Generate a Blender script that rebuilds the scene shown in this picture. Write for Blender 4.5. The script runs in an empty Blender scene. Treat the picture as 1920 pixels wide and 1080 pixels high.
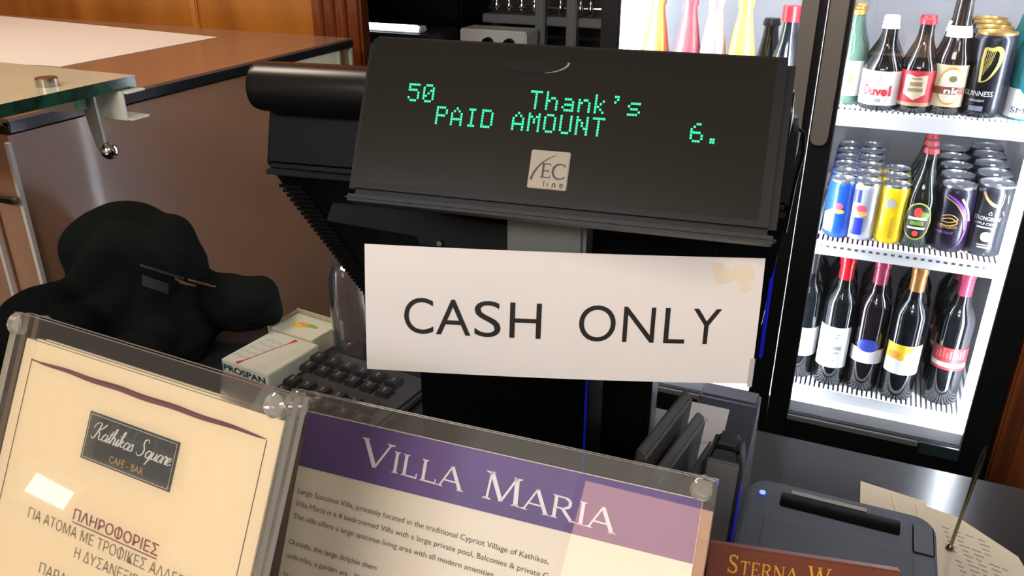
import bpy, bmesh, math, random
from mathutils import Vector, Matrix, noise
R = math.radians
random.seed(4)
scene = bpy.context.scene
COL = scene.collection

# ------------------------------------------------------------------ camera, world, light
PITCH, YAW, FPX = R(24.6), R(23.4), 1560.0
cam_data = bpy.data.cameras.new('camera')
cam_data.sensor_width = 36.0
cam_data.lens = FPX / 1920 * 36
cam_data.clip_start = 0.02
cam = bpy.data.objects.new('camera', cam_data)
COL.objects.link(cam)
cam.location = (0, 0, 1.5)
cam.rotation_euler = (R(90) - PITCH, 0, YAW)
scene.camera = cam
CAMP = Vector((0, 0, 1.5))
cp, sp, cw, sw = math.cos(PITCH), math.sin(PITCH), math.cos(YAW), math.sin(YAW)
FV, RV, UV = Vector((-sw*cp, cw*cp, -sp)), Vector((cw, sw, 0)), Vector((-sw*sp, cw*sp, cp))

def at(px, py, **k):
    """point of the photo taken to a real plane x=, y= or z="""
    d = FV + RV*((px-960)/FPX) + UV*((540-py)/FPX)
    (ax, v), = k.items(); i = 'xyz'.index(ax)
    return CAMP + d*((v-CAMP[i])/d[i])

world = bpy.data.worlds.new('world'); scene.world = world
world.use_nodes = True
bgn = world.node_tree.nodes['Background']
bgn.inputs[0].default_value = (1.0, 0.95, 0.88, 1)
bgn.inputs[1].default_value = 0.30

def area(name, loc, target, size, power, color, size_y=None):
    l = bpy.data.lights.new(name, 'AREA'); l.energy = power; l.color = color; l.size = size
    if size_y: l.shape = 'RECTANGLE'; l.size_y = size_y
    o = bpy.data.objects.new(name, l); COL.objects.link(o); o.location = loc
    o.rotation_euler = (Vector(target)-Vector(loc)).to_track_quat('-Z', 'Y').to_euler()
    return o
area('added_key_light', (-0.4, -2.0, 2.73), (-0.3, 0.5, 1.1), 1.7, 88, (1.0, 0.965, 0.935), 0.7)  # unseen key light added behind the camera, no fixture modelled
area('added_warm_light', (0.9, -0.9, 2.65), (0.1, 0.6, 1.0), 0.5, 13, (1.0, 0.88, 0.74), 0.5)  # warm light added above the counter, out of view
area('added_bar_light', (-1.5, 0.6, 2.65), (-1.4, 1.2, 1.0), 0.5, 20, (1.0, 0.84, 0.66), 0.5)  # added out of view to lift the wood wall and case
scene.view_settings.view_transform = 'Standard'
scene.view_settings.look = 'None'
scene.view_settings.exposure = 0.0
scene.view_settings.gamma = 1.0
scene.view_settings.use_curve_mapping = False

# ------------------------------------------------------------------ materials
def lin(h):
    h = h.lstrip('#'); out = []
    for i in (0, 2, 4):
        c = int(h[i:i+2], 16)/255
        out.append(c/12.92 if c <= .04045 else ((c+.055)/1.055)**2.4)
    return (*out, 1)
MATS = {}
def M(name, hexc, rough=.5, metal=0, spec=.5, emit=0, coat=0, noise_amt=0, noise_scale=60, bump=0, bump_scale=200):
    if name in MATS: return MATS[name]
    m = bpy.data.materials.new(name); m.use_nodes = True
    nt = m.node_tree; b = nt.nodes['Principled BSDF']
    c = lin(hexc)
    b.inputs['Base Color'].default_value = c
    b.inputs['Roughness'].default_value = rough; b.inputs['Metallic'].default_value = metal
    b.inputs['Specular IOR Level'].default_value = spec
    b.inputs['Coat Weight'].default_value = coat; b.inputs['Coat Roughness'].default_value = .06
    if emit:
        b.inputs['Emission Color'].default_value = c; b.inputs['Emission Strength'].default_value = emit
    if noise_amt or bump:
        tc = nt.nodes.new('ShaderNodeTexCoord')
    if noise_amt:
        n = nt.nodes.new('ShaderNodeTexNoise'); n.inputs['Scale'].default_value = noise_scale; n.inputs['Detail'].default_value = 5
        r = nt.nodes.new('ShaderNodeValToRGB')
        r.color_ramp.elements[0].position = .3; r.color_ramp.elements[1].position = .7
        r.color_ramp.elements[0].color = tuple(x*(1-noise_amt) for x in c[:3])+(1,)
        r.color_ramp.elements[1].color = tuple(min(1, x*(1+noise_amt)) for x in c[:3])+(1,)
        nt.links.new(tc.outputs['Object'], n.inputs['Vector']); nt.links.new(n.outputs['Fac'], r.inputs['Fac'])
        nt.links.new(r.outputs['Color'], b.inputs['Base Color'])
    if bump:
        n2 = nt.nodes.new('ShaderNodeTexNoise'); n2.inputs['Scale'].default_value = bump_scale; n2.inputs['Detail'].default_value = 3
        bp = nt.nodes.new('ShaderNodeBump'); bp.inputs['Strength'].default_value = bump; bp.inputs['Distance'].default_value = .002
        nt.links.new(tc.outputs['Object'], n2.inputs['Vector']); nt.links.new(n2.outputs['Fac'], bp.inputs['Height'])
        nt.links.new(bp.outputs['Normal'], b.inputs['Normal'])
    MATS[name] = m; return m

def wood(name, a, b_, scale=(14, 14, 1.1), rough=.35, coat=.4):
    m = bpy.data.materials.new(name); m.use_nodes = True; nt = m.node_tree; b = nt.nodes['Principled BSDF']
    tc = nt.nodes.new('ShaderNodeTexCoord'); mp = nt.nodes.new('ShaderNodeMapping'); mp.inputs['Scale'].default_value = scale
    n = nt.nodes.new('ShaderNodeTexNoise'); n.inputs['Scale'].default_value = 1.4; n.inputs['Detail'].default_value = 7; n.inputs['Distortion'].default_value = .8
    r = nt.nodes.new('ShaderNodeValToRGB'); r.color_ramp.elements[0].color = lin(a); r.color_ramp.elements[1].color = lin(b_)
    r.color_ramp.elements[0].position = .32; r.color_ramp.elements[1].position = .68
    nt.links.new(tc.outputs['Object'], mp.inputs['Vector']); nt.links.new(mp.outputs['Vector'], n.inputs['Vector'])
    nt.links.new(n.outputs['Fac'], r.inputs['Fac']); nt.links.new(r.outputs['Color'], b.inputs['Base Color'])
    b.inputs['Roughness'].default_value = rough; b.inputs['Coat Weight'].default_value = coat; b.inputs['Coat Roughness'].default_value = .08
    MATS[name] = m; return m

def glass(name, tint='#ffffff', haze=0.0, haze_col='#ffffff', k=1.0, rough=.01):
    """thin clear sheet: transparent with a Fresnel reflection and a little surface haze"""
    m = bpy.data.materials.new(name); m.use_nodes = True; nt = m.node_tree
    for n in list(nt.nodes): nt.nodes.remove(n)
    out = nt.nodes.new('ShaderNodeOutputMaterial'); t = nt.nodes.new('ShaderNodeBsdfTransparent'); g = nt.nodes.new('ShaderNodeBsdfGlossy')
    d = nt.nodes.new('ShaderNodeBsdfDiffuse'); fr = nt.nodes.new('ShaderNodeFresnel'); mu = nt.nodes.new('ShaderNodeMath'); mu.operation = 'MULTIPLY'
    t.inputs[0].default_value = lin(tint); g.inputs[0].default_value = (1, 1, 1, 1); g.inputs['Roughness'].default_value = rough
    d.inputs[0].default_value = lin(haze_col); fr.inputs[0].default_value = 1.48; mu.inputs[1].default_value = k
    m1 = nt.nodes.new('ShaderNodeMixShader'); m2 = nt.nodes.new('ShaderNodeMixShader'); m1.inputs[0].default_value = haze
    L = nt.links.new
    L(t.outputs[0], m1.inputs[1]); L(d.outputs[0], m1.inputs[2]); L(fr.outputs[0], mu.inputs[0]); L(mu.outputs[0], m2.inputs[0])
    L(m1.outputs[0], m2.inputs[1]); L(g.outputs[0], m2.inputs[2]); L(m2.outputs[0], out.inputs[0])
    MATS[name] = m; return m

BLACK = M('black plastic', '#090a0b', .42, spec=.08, bump=.12, bump_scale=900)
BLACKGLOSS = M('gloss black plastic', '#0c0c0d', .3, spec=.4)
DGREY = M('dark grey plastic', '#191b1d', .45, spec=.25, bump=.1, bump_scale=900)
SLATE = M('slate grey plastic', '#34373e', .5, spec=.3, bump=.15, bump_scale=700)
STEEL = M('brushed steel', '#b9b4aa', .22, 1)
CHROME = M('chrome', '#dcdad6', .08, 1)
WHITE = M('white enamel', '#f2f2f2', .35)
PAPER = M('white paper', '#eeeae6', .6)
INK = M('black ink', '#161412', .6)
CLEAR = glass('clear acrylic', '#fbfbfa', .032, '#d8d4cc')
CLEAREDGE = M('acrylic edge', '#b9b7b1', .15, spec=.8)
DOORGLASS = glass('door glass', '#f4f6f8', .004, k=.8)

# ------------------------------------------------------------------ mesh helpers
class MB:
    def __init__(s): s.v, s.f, s.m = [], [], []
    def add(s, verts, faces, m=0):
        o = len(s.v); s.v += [Vector(x) for x in verts]; s.f += [tuple(i+o for i in f) for f in faces]; s.m += [m]*len(faces); return s
    def bm(s, b, m=0, mat=None):
        b.verts.index_update()
        vs = [(mat @ v.co) if mat else v.co.copy() for v in b.verts]
        s.add(vs, [[v.index for v in f.verts] for f in b.faces], m); b.free(); return s
    def box(s, lo, hi, bevel=0, m=0, mat=None, seg=2):
        b = bmesh.new(); bmesh.ops.create_cube(b, size=1)
        lo, hi = Vector(lo), Vector(hi)
        for v in b.verts: v.co = Vector(((lo[i]+hi[i])/2 + v.co[i]*(hi[i]-lo[i])) for i in range(3))
        if bevel: bmesh.ops.bevel(b, geom=b.edges[:], offset=bevel, segments=seg, affect='EDGES', clamp_overlap=True)
        return s.bm(b, m, mat)
    def prism(s, pts, a, b_, axis='x', bevel=0, m=0, mat=None, seg=2):
        """polygon pts extruded a..b_ along axis; pts are (y,z) for x, (x,z) for y, (x,y) for z"""
        b = bmesh.new()
        def mk(p, h): return {'x': (h, p[0], p[1]), 'y': (p[0], h, p[1]), 'z': (p[0], p[1], h)}[axis]
        A = [b.verts.new(mk(p, a)) for p in pts]; B = [b.verts.new(mk(p, b_)) for p in pts]; n = len(pts)
        b.faces.new(A); b.faces.new(B[::-1])
        for i in range(n): b.faces.new((A[i], B[i], B[(i+1) % n], A[(i+1) % n]))
        bmesh.ops.recalc_face_normals(b, faces=b.faces[:])
        if bevel: bmesh.ops.bevel(b, geom=b.edges[:], offset=bevel, segments=seg, affect='EDGES', clamp_overlap=True)
        return s.bm(b, m, mat)
    def lathe(s, prof, seg=28, m=0, mat=None, c=(0, 0, 0), a0=0, a1=2*math.pi):
        full = abs(a1-a0-2*math.pi) < 1e-6; n = seg if full else seg+1
        vs, fs = [], []
        for (r, z) in prof:
            for i in range(n):
                a = a0+(a1-a0)*i/seg; vs.append(Vector((c[0]+r*math.cos(a), c[1]+r*math.sin(a), c[2]+z)))
        for j in range(len(prof)-1):
            for i in range(seg):
                k = (i+1) % n
                fs.append((j*n+i, j*n+k, (j+1)*n+k, (j+1)*n+i))
        if mat: vs = [mat @ v for v in vs]
        return s.add(vs, fs, m)
    def tube(s, path, r, seg=8, m=0, taper=None):
        path = [Vector(p) for p in path]; vs, fs = [], []
        for i, p in enumerate(path):
            t = (path[min(i+1, len(path)-1)]-path[max(i-1, 0)]).normalized()
            up = Vector((0, 0, 1)) if abs(t.z) < .9 else Vector((1, 0, 0))
            x = t.cross(up).normalized(); y = t.cross(x)
            rr = r if not taper else r*(taper[0]+(taper[1]-taper[0])*i/(len(path)-1))
            for k in range(seg):
                a = 2*math.pi*k/seg; vs.append(p+x*math.cos(a)*rr+y*math.sin(a)*rr)
        for i in range(len(path)-1):
            for k in range(seg):
                q = (k+1) % seg; fs.append((i*seg+k, i*seg+q, (i+1)*seg+q, (i+1)*seg+k))
        fs.append(tuple(range(seg))[::-1]); fs.append(tuple((len(path)-1)*seg+k for k in range(seg)))
        return s.add(vs, fs, m)
    def sphere(s, c, r, m=0, seg=16):
        b = bmesh.new(); bmesh.ops.create_uvsphere(b, u_segments=seg, v_segments=seg//2, radius=1)
        rr = Vector((r, r, r)) if not hasattr(r, '__len__') else Vector(r)
        for v in b.verts: v.co = Vector(c)+Vector(v.co[i]*rr[i] for i in range(3))
        return s.bm(b, m)
    def poly(s, pts, m=0): return s.add(pts, [tuple(range(len(pts)))], m)
    def map(s, fn): s.v = [Vector(fn(v)) for v in s.v]; return s
    def build(s, name, mat, parent=None, smooth=30, norm=True):
        me = bpy.data.meshes.new(name); me.from_pydata([tuple(v) for v in s.v], [], s.f)
        for x in (mat if isinstance(mat, (list, tuple)) else [mat]): me.materials.append(x)
        me.polygons.foreach_set('material_index', s.m)
        if norm:
            b = bmesh.new(); b.from_mesh(me); bmesh.ops.recalc_face_normals(b, faces=b.faces[:]); b.to_mesh(me); b.free()
        if smooth:
            me.polygons.foreach_set('use_smooth', [True]*len(me.polygons)); me.set_sharp_from_angle(angle=R(smooth))
        me.update()
        o = bpy.data.objects.new(name, me); COL.objects.link(o)
        if parent: o.parent = parent
        return o

def tag(o, label=None, cat=None, group=None, kind=None):
    for k, v in (('label', label), ('category', cat), ('group', group), ('kind', kind)):
        if v: o[k] = v
    return o
def empty(name, loc, label, cat, group=None, rz=0):
    o = bpy.data.objects.new(name, None); o.empty_display_size = .03; COL.objects.link(o); o.location = loc; o.rotation_euler = (0, 0, rz)
    return tag(o, label, cat, group)
def struct(o): o['kind'] = 'structure'; return o
KIDS = {}
def copy_tree(o, parent=None):
    c = o.copy(); COL.objects.link(c); c.parent = parent
    for ch in list(o.children): copy_tree(ch, c)
    return c
def frame_matrix(O, r, up):
    r = Vector(r).normalized(); up = Vector(up); up = (up-r*r.dot(up)).normalized(); n = r.cross(up)
    return Matrix(((r.x, up.x, n.x, O[0]), (r.y, up.y, n.y, O[1]), (r.z, up.z, n.z, O[2]), (0, 0, 0, 1)))

# ------------------------------------------------------------------ lettering
_tc = {}
def text_raw(s, off=0.0):
    key = (s, off)
    if key in _tc: return _tc[key]
    if 'Φ' in s:                                   # round letter with an upright stroke through it
        t_ = s.replace('Φ', 'Ο'); vs, fs = text_raw(t_, off); vs, fs = list(vs), list(fs)
        ow = [v[0] for v in text_raw('Ο', off)[0]]; ow = max(ow)-min(ow)
        for i, ch in enumerate(s):
            if ch == 'Φ':
                cx = max(v[0] for v in text_raw(t_[:i+1], off)[0])-ow/2; n = len(vs)
                vs += [(cx-.035, -.06, 0), (cx+.035, -.06, 0), (cx+.035, .79, 0), (cx-.035, .79, 0)]; fs.append((n, n+1, n+2, n+3))
        _tc[key] = (vs, fs); return _tc[key]
    cu = bpy.data.curves.new('t', 'FONT'); cu.body = s; cu.size = 1; cu.offset = off; cu.resolution_u = 6
    ob = bpy.data.objects.new('t', cu); COL.objects.link(ob)
    dg = bpy.context.evaluated_depsgraph_get(); ev = ob.evaluated_get(dg); me = ev.to_mesh()
    vs = [tuple(v.co) for v in me.vertices]; fs = [tuple(p.vertices) for p in me.polygons]
    ev.to_mesh_clear(); bpy.data.objects.remove(ob); bpy.data.curves.remove(cu)
    _tc[key] = (vs, fs); return _tc[key]
def text(mb, s, x0, y0, cap, width=None, z=0.0, off=0.0, m=0, slope=0.0, shear=0.0):
    """left end x0, baseline y0, capital height cap, total width (natural if None)"""
    vs, fs = text_raw(s, off)
    if not vs: return mb
    ky = cap/.727; a = min(v[0] for v in vs); b = max(v[0] for v in vs)
    kx = ky if width is None else width/(b-a)
    return mb.add([(x0+(v[0]-a)*kx+v[1]*ky*shear, y0+v[1]*ky+slope*(v[0]-a)*kx, z) for v in vs], fs, m)
SERIF = {'V': (.92, [((0, 1), (.44, 0), .15), ((.44, 0), (.9, 1), .07)], [(0, 1), (.9, 1)]),
 'I': (.3, [((.15, 0), (.15, 1), .13)], [(.15, 0), (.15, 1)]),
 'L': (.7, [((.15, 0), (.15, 1), .13), ((.1, .04), (.66, .04), .08), ((.66, 0), (.66, .24), .05)], [(.15, 1), (.15, 0)]),
 'A': (.95, [((.04, 0), (.47, 1), .07), ((.47, 1), (.9, 0), .15), ((.2, .33), (.74, .33), .07)], [(.04, 0), (.9, 0)]),
 'M': (1.15, [((.12, 0), (.17, 1), .07), ((.17, 1), (.57, .05), .14), ((.57, .05), (.97, 1), .07), ((.97, 1), (1.03, 0), .14)], [(.12, 0), (1.03, 0), (.14, 1), (1.0, 1)]),
 'R': (.9, [((.15, 0), (.15, 1), .13), ((.1, .96), (.5, .96), .07), ((.5, .96), (.68, .86), .11), ((.68, .86), (.68, .62), .12), ((.68, .62), (.5, .5), .11), ((.1, .48), (.5, .48), .07), ((.42, .48), (.82, 0), .13)], [(.15, 0), (.15, 1), (.84, 0)]),
 'S': (.72, [((.6, .98), (.6, .72), .05), ((.58, .86), (.4, .97), .09), ((.4, .97), (.18, .9), .1), ((.18, .9), (.14, .7), .13), ((.14, .7), (.3, .56), .14), ((.3, .56), (.52, .44), .15), ((.52, .44), (.62, .26), .14), ((.62, .26), (.54, .08), .12), ((.54, .08), (.32, .03), .09), ((.32, .03), (.1, .14), .09), ((.08, .0), (.08, .28), .05)], []),
 'T': (.85, [((.42, 0), (.42, 1), .14), ((.04, .96), (.8, .96), .08), ((.05, 1), (.05, .76), .05), ((.79, 1), (.79, .76), .05)], [(.42, 0)]),
 'E': (.78, [((.15, 0), (.15, 1), .14), ((.1, .96), (.66, .96), .08), ((.1, .04), (.7, .04), .08), ((.15, .5), (.5, .5), .07), ((.66, 1), (.66, .78), .05), ((.7, 0), (.7, .24), .05), ((.5, .6), (.5, .4), .05)], []),
 'N': (1.0, [((.14, 0), (.14, 1), .07), ((.14, 1), (.84, 0), .15), ((.84, 0), (.84, 1), .07)], [(.14, 0), (.12, 1), (.84, 1)]),
 'W': (1.3, [((.04, 1), (.36, 0), .14), ((.36, 0), (.64, .95), .07), ((.6, 1), (.92, 0), .14), ((.92, 0), (1.22, 1), .07)], [(.04, 1), (.62, 1), (1.22, 1)]),
 'G': (.9, [((.74, .84), (.5, .97), .08), ((.5, .97), (.22, .85), .1), ((.22, .85), (.12, .5), .14), ((.12, .5), (.22, .15), .14), ((.22, .15), (.5, .03), .1), ((.5, .03), (.76, .14), .08), ((.74, 0), (.74, .44), .13)], [(.74, .44)]),
 'U': (.95, [((.17, 1), (.17, .3), .14), ((.17, .3), (.3, .07), .12), ((.3, .07), (.62, .07), .1), ((.62, .07), (.76, .3), .08), ((.76, .3), (.76, 1), .07)], [(.17, 1), (.76, 1)])}
def serif_text(mb, s, x0, y0, cap, small, width, z=0, m=0, gap=.1, slope=0):
    """flared serif capitals; lower-case letters become small capitals"""
    L, x = [], 0
    for ch in s:
        if ch == ' ': x += .62; continue
        k = 1.0 if ch.isupper() else small
        w, st, se = SERIF[ch.upper()]; L.append((x, k, st, se)); x += (w+gap)*k
    kx = width/(x-gap*small)
    def T(x_, y_): return (x0+x_*kx, y0+y_*cap+slope*x_*kx, z)
    for (x, k, st, se) in L:
        for (a, b, t) in st:
            d = Vector((b[0]-a[0], b[1]-a[1])).normalized(); nn = Vector((-d.y, d.x))*t/2
            if d.y < -.01 or (abs(d.y) <= .01 and d.x < 0): pass
            q = [(a[0]+nn.x, a[1]+nn.y), (a[0]-nn.x, a[1]-nn.y), (b[0]-nn.x, b[1]-nn.y), (b[0]+nn.x, b[1]+nn.y)]
            mb.poly([T(x+p[0]*k, p[1]*k) for p in q], m)
        for (cx, cy) in se:
            h = .05; s_ = h if cy < .5 else -h
            mb.poly([T(x+(cx-.16)*k, cy*k), T(x+(cx+.16)*k, cy*k), T(x+(cx+.08)*k, (cy+s_*1.3)*k), T(x+(cx-.08)*k, (cy+s_*1.3)*k)], m)
    return mb
SCRIPT = {
 'K': (1.55, [[(.62, 2.25), (.5, 1.3), (.25, .15), (-.1, -.1), (-.35, .25)], [(-.45, 1.35), (-.3, 2.0), (.2, 2.3), (.62, 2.25)], [(1.5, 2.3), (1.1, 1.7), (.45, 1.15)], [(.45, 1.15), (.85, .9), (1.05, .2), (1.35, 0), (1.6, .25)]]),
 'a': (1.0, [[(.85, .85), (.5, 1.), (.15, .6), (.2, .1), (.5, 0), (.8, .4), (.92, 1.), (.85, .2), (1., 0), (1.15, .25)]]),
 't': (.6, [[(0, .25), (.4, 1.), (.52, 1.8), (.35, .5), (.4, .05), (.7, .25)], [(.1, 1.2), (.7, 1.25)]]),
 'h': (1.0, [[(0, .25), (.4, 1.3), (.52, 2.1), (.32, 2.15), (.22, 1), (.15, 0)], [(.17, .4), (.5, 1.), (.75, .9), (.7, .2), (.85, 0), (1.05, .25)]]),
 'i': (.5, [[(0, .25), (.3, 1), (.22, .2), (.35, 0), (.55, .25)], [(.36, 1.4), (.4, 1.5)]]),
 'k': (1.0, [[(0, .25), (.4, 1.3), (.52, 2.1), (.32, 2.15), (.22, 1), (.15, 0)], [(.17, .4), (.5, 1.), (.7, .85), (.35, .55)], [(.35, .55), (.65, .1), (1., .25)]]),
 's': (.7, [[(0, .25), (.4, 1.05), (.6, .5), (.5, .05), (.15, .08)], [(.5, .05), (.75, .25)]]),
 'S': (1.5, [[(1.35, 1.9), (1.1, 2.35), (.6, 2.1), (.65, 1.5), (1.05, .9), (.95, .15), (.3, -.1), (-.1, .35)]]),
 'q': (1.0, [[(.85, .85), (.5, 1.), (.15, .6), (.2, .1), (.5, 0), (.8, .4), (.92, 1.), (.75, -.5), (.55, -1.), (.8, -.5), (1.15, .25)]]),
 'u': (1.0, [[(0, .25), (.25, 1), (.2, .2), (.45, 0), (.75, .5), (.87, 1), (.82, .2), (.95, 0), (1.15, .25)]]),
 'r': (.75, [[(0, .25), (.3, 1.1), (.42, .95), (.65, .95), (.57, .3), (.7, 0), (.85, .25)]]),
 'e': (.85, [[(0, .25), (.5, .6), (.55, .95), (.3, 1.0), (.1, .5), (.25, .05), (.55, .05), (.85, .3)]])}
def catmull(p, n=6):
    p = [Vector(x) for x in p]; q = [p[0]]+p+[p[-1]]; out = []
    for i in range(1, len(q)-2):
        for k in range(n):
            t = k/n; a, b, c, d = q[i-1:i+3]
            out.append(.5*((2*b)+(c-a)*t+(2*a-5*b+4*c-d)*t*t+(3*b-a-3*c+d)*t**3))
    return out+[p[-1]]
def ribbon(mb, pts, wf, z=0, m=0):
    vs, fs = [], []
    for i, p in enumerate(pts):
        d = (pts[min(i+1, len(pts)-1)]-pts[max(i-1, 0)]); d = d.normalized() if d.length > 1e-9 else Vector((1, 0))
        w = wf(d, i/(len(pts)-1))/2; vs += [(p.x-d.y*w, p.y+d.x*w, z), (p.x+d.y*w, p.y-d.x*w, z)]
    for i in range(len(pts)-1): fs.append((2*i, 2*i+1, 2*i+3, 2*i+2))
    return mb.add(vs, fs, m)
def script_text(mb, s, x0, y0, xh, width, z=0, m=0, slant=.25, slope=0):
    x = 0; L = []
    for ch in s:
        if ch == ' ': x += .8; continue
        w, st = SCRIPT[ch]; L += [[(x+a+b*slant, b) for a, b in q] for q in st]; x += w
    kx = width/x
    for q in L:
        pts = [Vector((x0+p.x*kx, y0+p.y*xh+slope*p.x*kx)) for p in catmull(q)]
        ribbon(mb, pts, lambda d, t: xh*(.11+.13*max(0, -d.y if d.y < 0 else .2*d.y)), z, m)
    return mb
def disc(mb, x, y, a, b=None, z=0, m=0, n=20, a0=0, a1=2*math.pi):
    b = b or a
    return mb.poly([(x+a*math.cos(a0+(a1-a0)*i/n), y+b*math.sin(a0+(a1-a0)*i/n), z) for i in range(n)], m)
def rect(mb, x0, y0, x1, y1, z=0, m=0): return mb.poly([(x0, y0, z), (x1, y0, z), (x1, y1, z), (x0, y1, z)], m)
DOTS = {'5': '11111 10000 11110 00001 00001 10001 01110', '0': '01110 10001 10011 10101 11001 10001 01110',
 'T': '11111 00100 00100 00100 00100 00100 00100', 'h': '10000 10000 10110 11001 10001 10001 10001', 'a': '00000 00000 01110 00001 01111 10001 01111',
 'n': '00000 00000 10110 11001 10001 10001 10001', 'k': '10000 10000 10010 10100 11000 10100 10010', "'": '01100 00100 01000 00000 00000 00000 00000',
 's': '00000 00000 01111 10000 01110 00001 11110', 'P': '11110 10001 10001 11110 10000 10000 10000', 'A': '00100 01010 10001 10001 11111 10001 10001',
 'I': '01110 00100 00100 00100 00100 00100 01110', 'D': '11110 10001 10001 10001 10001 10001 11110', 'M': '10001 11011 10101 10101 10001 10001 10001',
 'O': '01110 10001 10001 10001 10001 10001 01110', 'U': '10001 10001 10001 10001 10001 10001 01110', 'N': '10001 11001 10101 10101 10011 10001 10001',
 '6': '00110 01000 10000 11110 10001 10001 01110', '.': '00000 00000 00000 00000 00000 01100 01100'}
def dot_text(mb, s, x0, ytop, pitch, pw, ph, z):
    for i, ch in enumerate(s):
        if ch == ' ': continue
        for r_, row in enumerate(DOTS[ch].split()):
            for c_, b in enumerate(row):
                if b == '1':
                    x, y = x0+i*pitch+c_*pw, ytop-r_*ph
                    rect(mb, x, y-ph*.78, x+pw*.80, y, z)
    return mb

# ================================================================== STRUCTURE
wall_wood = wood('orange wood panelling', '#7c4413', '#ab6a28', (5, 5, .8))
dark_wood = wood('dark red brown wood', '#4a230f', '#7a411c', (16, 16, 1.0), .4)
struct(MB().box((-3.2, -3.0, -.1), (2.2, 3.2, 0)).build('floor', M('floor tile', '#6b5a4a', .4, noise_amt=.15, noise_scale=4)))
struct(MB().box((-3.2, -3.0, 2.8), (2.2, 3.2, 2.9)).build('ceiling', M('ceiling paint', '#c9c2b6', .8)))
struct(MB().box((-3.2, 2.75, 0), (2.2, 2.9, 2.8)).build('wall_back', M('dark grey back wall', '#4c4a48', .8)))  # one even dark grey
struct(MB().box((-3.3, -3.0, 0), (-3.2, 2.9, 2.8)).build('wall_left', M('left wall paint', '#8a6a4c', .8)))
wf2 = struct(MB().box((-.65, -3.02, 1.36), (.34, -2.98, 2.42), .004).build('reflection_window', M('window frame brown', '#6a4630', .5)))  # unseen glowing window, added for the warm reflection on the purple sign
MB().box((-.61, -2.985, 1.40), (.30, -2.972, 2.38)).build('pane', M('warm reflection glow', '#ffbf98', emit=4.2), wf2)
wf = struct(MB().box((-3.205, -2.35, 1.33), (-3.18, -2.03, 1.50), .004).build('glare_window', M('window frame white', '#e4e0d8', .5)))  # small glowing pane out of view, added to throw glare on the cream sign
wp = MB().box((-3.185, -2.30, 1.375), (-3.176, -2.08, 1.455)).build('pane', M('pale glare glow', '#f4fff4', emit=9), wf)
b = MB().box((-3.2, 1.60, 0), (-1.16, 1.66, 2.8), .004)
struct(b.build('wall_wood', wall_wood))
b = MB().box((-1.17, 1.585, 0), (-1.042, 1.625, 2.8), .006)
for x in (-1.145, -1.115, -1.085): b.lathe([(.011, 0), (.011, 2.79)], 12, 0, None, (x, 1.585, 0))
struct(b.build('trim_1', wood('red brown moulding', '#54240c', '#7c3b15', (20, 20, .8))))
b = MB().box((-1.52, 1.592, 1.0), (-1.50, 1.604, 2.79), .003)
struct(b.build('trim_2', wood('light wood batten', '#a7652a', '#b87a3a', (8, 8, .8))))
b = MB().box((.304, 1.49, 0), (1.9, 1.56, 2.8), .005)
for i in range(9): b.box((.335+i*.17, 1.482, .02), (.343+i*.17, 1.491, 2.78))
struct(b.build('wall_right', dark_wood))

# ================================================================== BAR COUNTER
ctop = M('dark grey polished laminate', '#26272c', .16, noise_amt=.1, noise_scale=300, spec=.6)
o = MB().box((-1.75, .30, .90), (1.2, .872, .94), .004).build('worktop', ctop)
tag(o, 'low dark grey polished worktop carrying the till, keyboard and receipt printer', 'worktop')
o = MB().box((-1.75, -.12, 1.088), (1.2, .392, 1.1235), .004).build('bar_ledge', ctop)
tag(o, 'raised dark front ledge of the bar carrying the sign holders', 'ledge')
o = MB().box((-1.75, .02, 0), (1.2, .298, 1.088), .003).build('bar_wall', M('counter front', '#33302e', .6))
tag(o, 'dark front wall of the bar holding up the raised ledge', 'bar front')
o = MB().box((-1.75, .30, .0), (1.2, .82, .90), .003).build('bar_cupboard', M('counter cupboard', '#2a2826', .6))
tag(o, 'dark cupboard run under the low worktop', 'cupboard')

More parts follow.
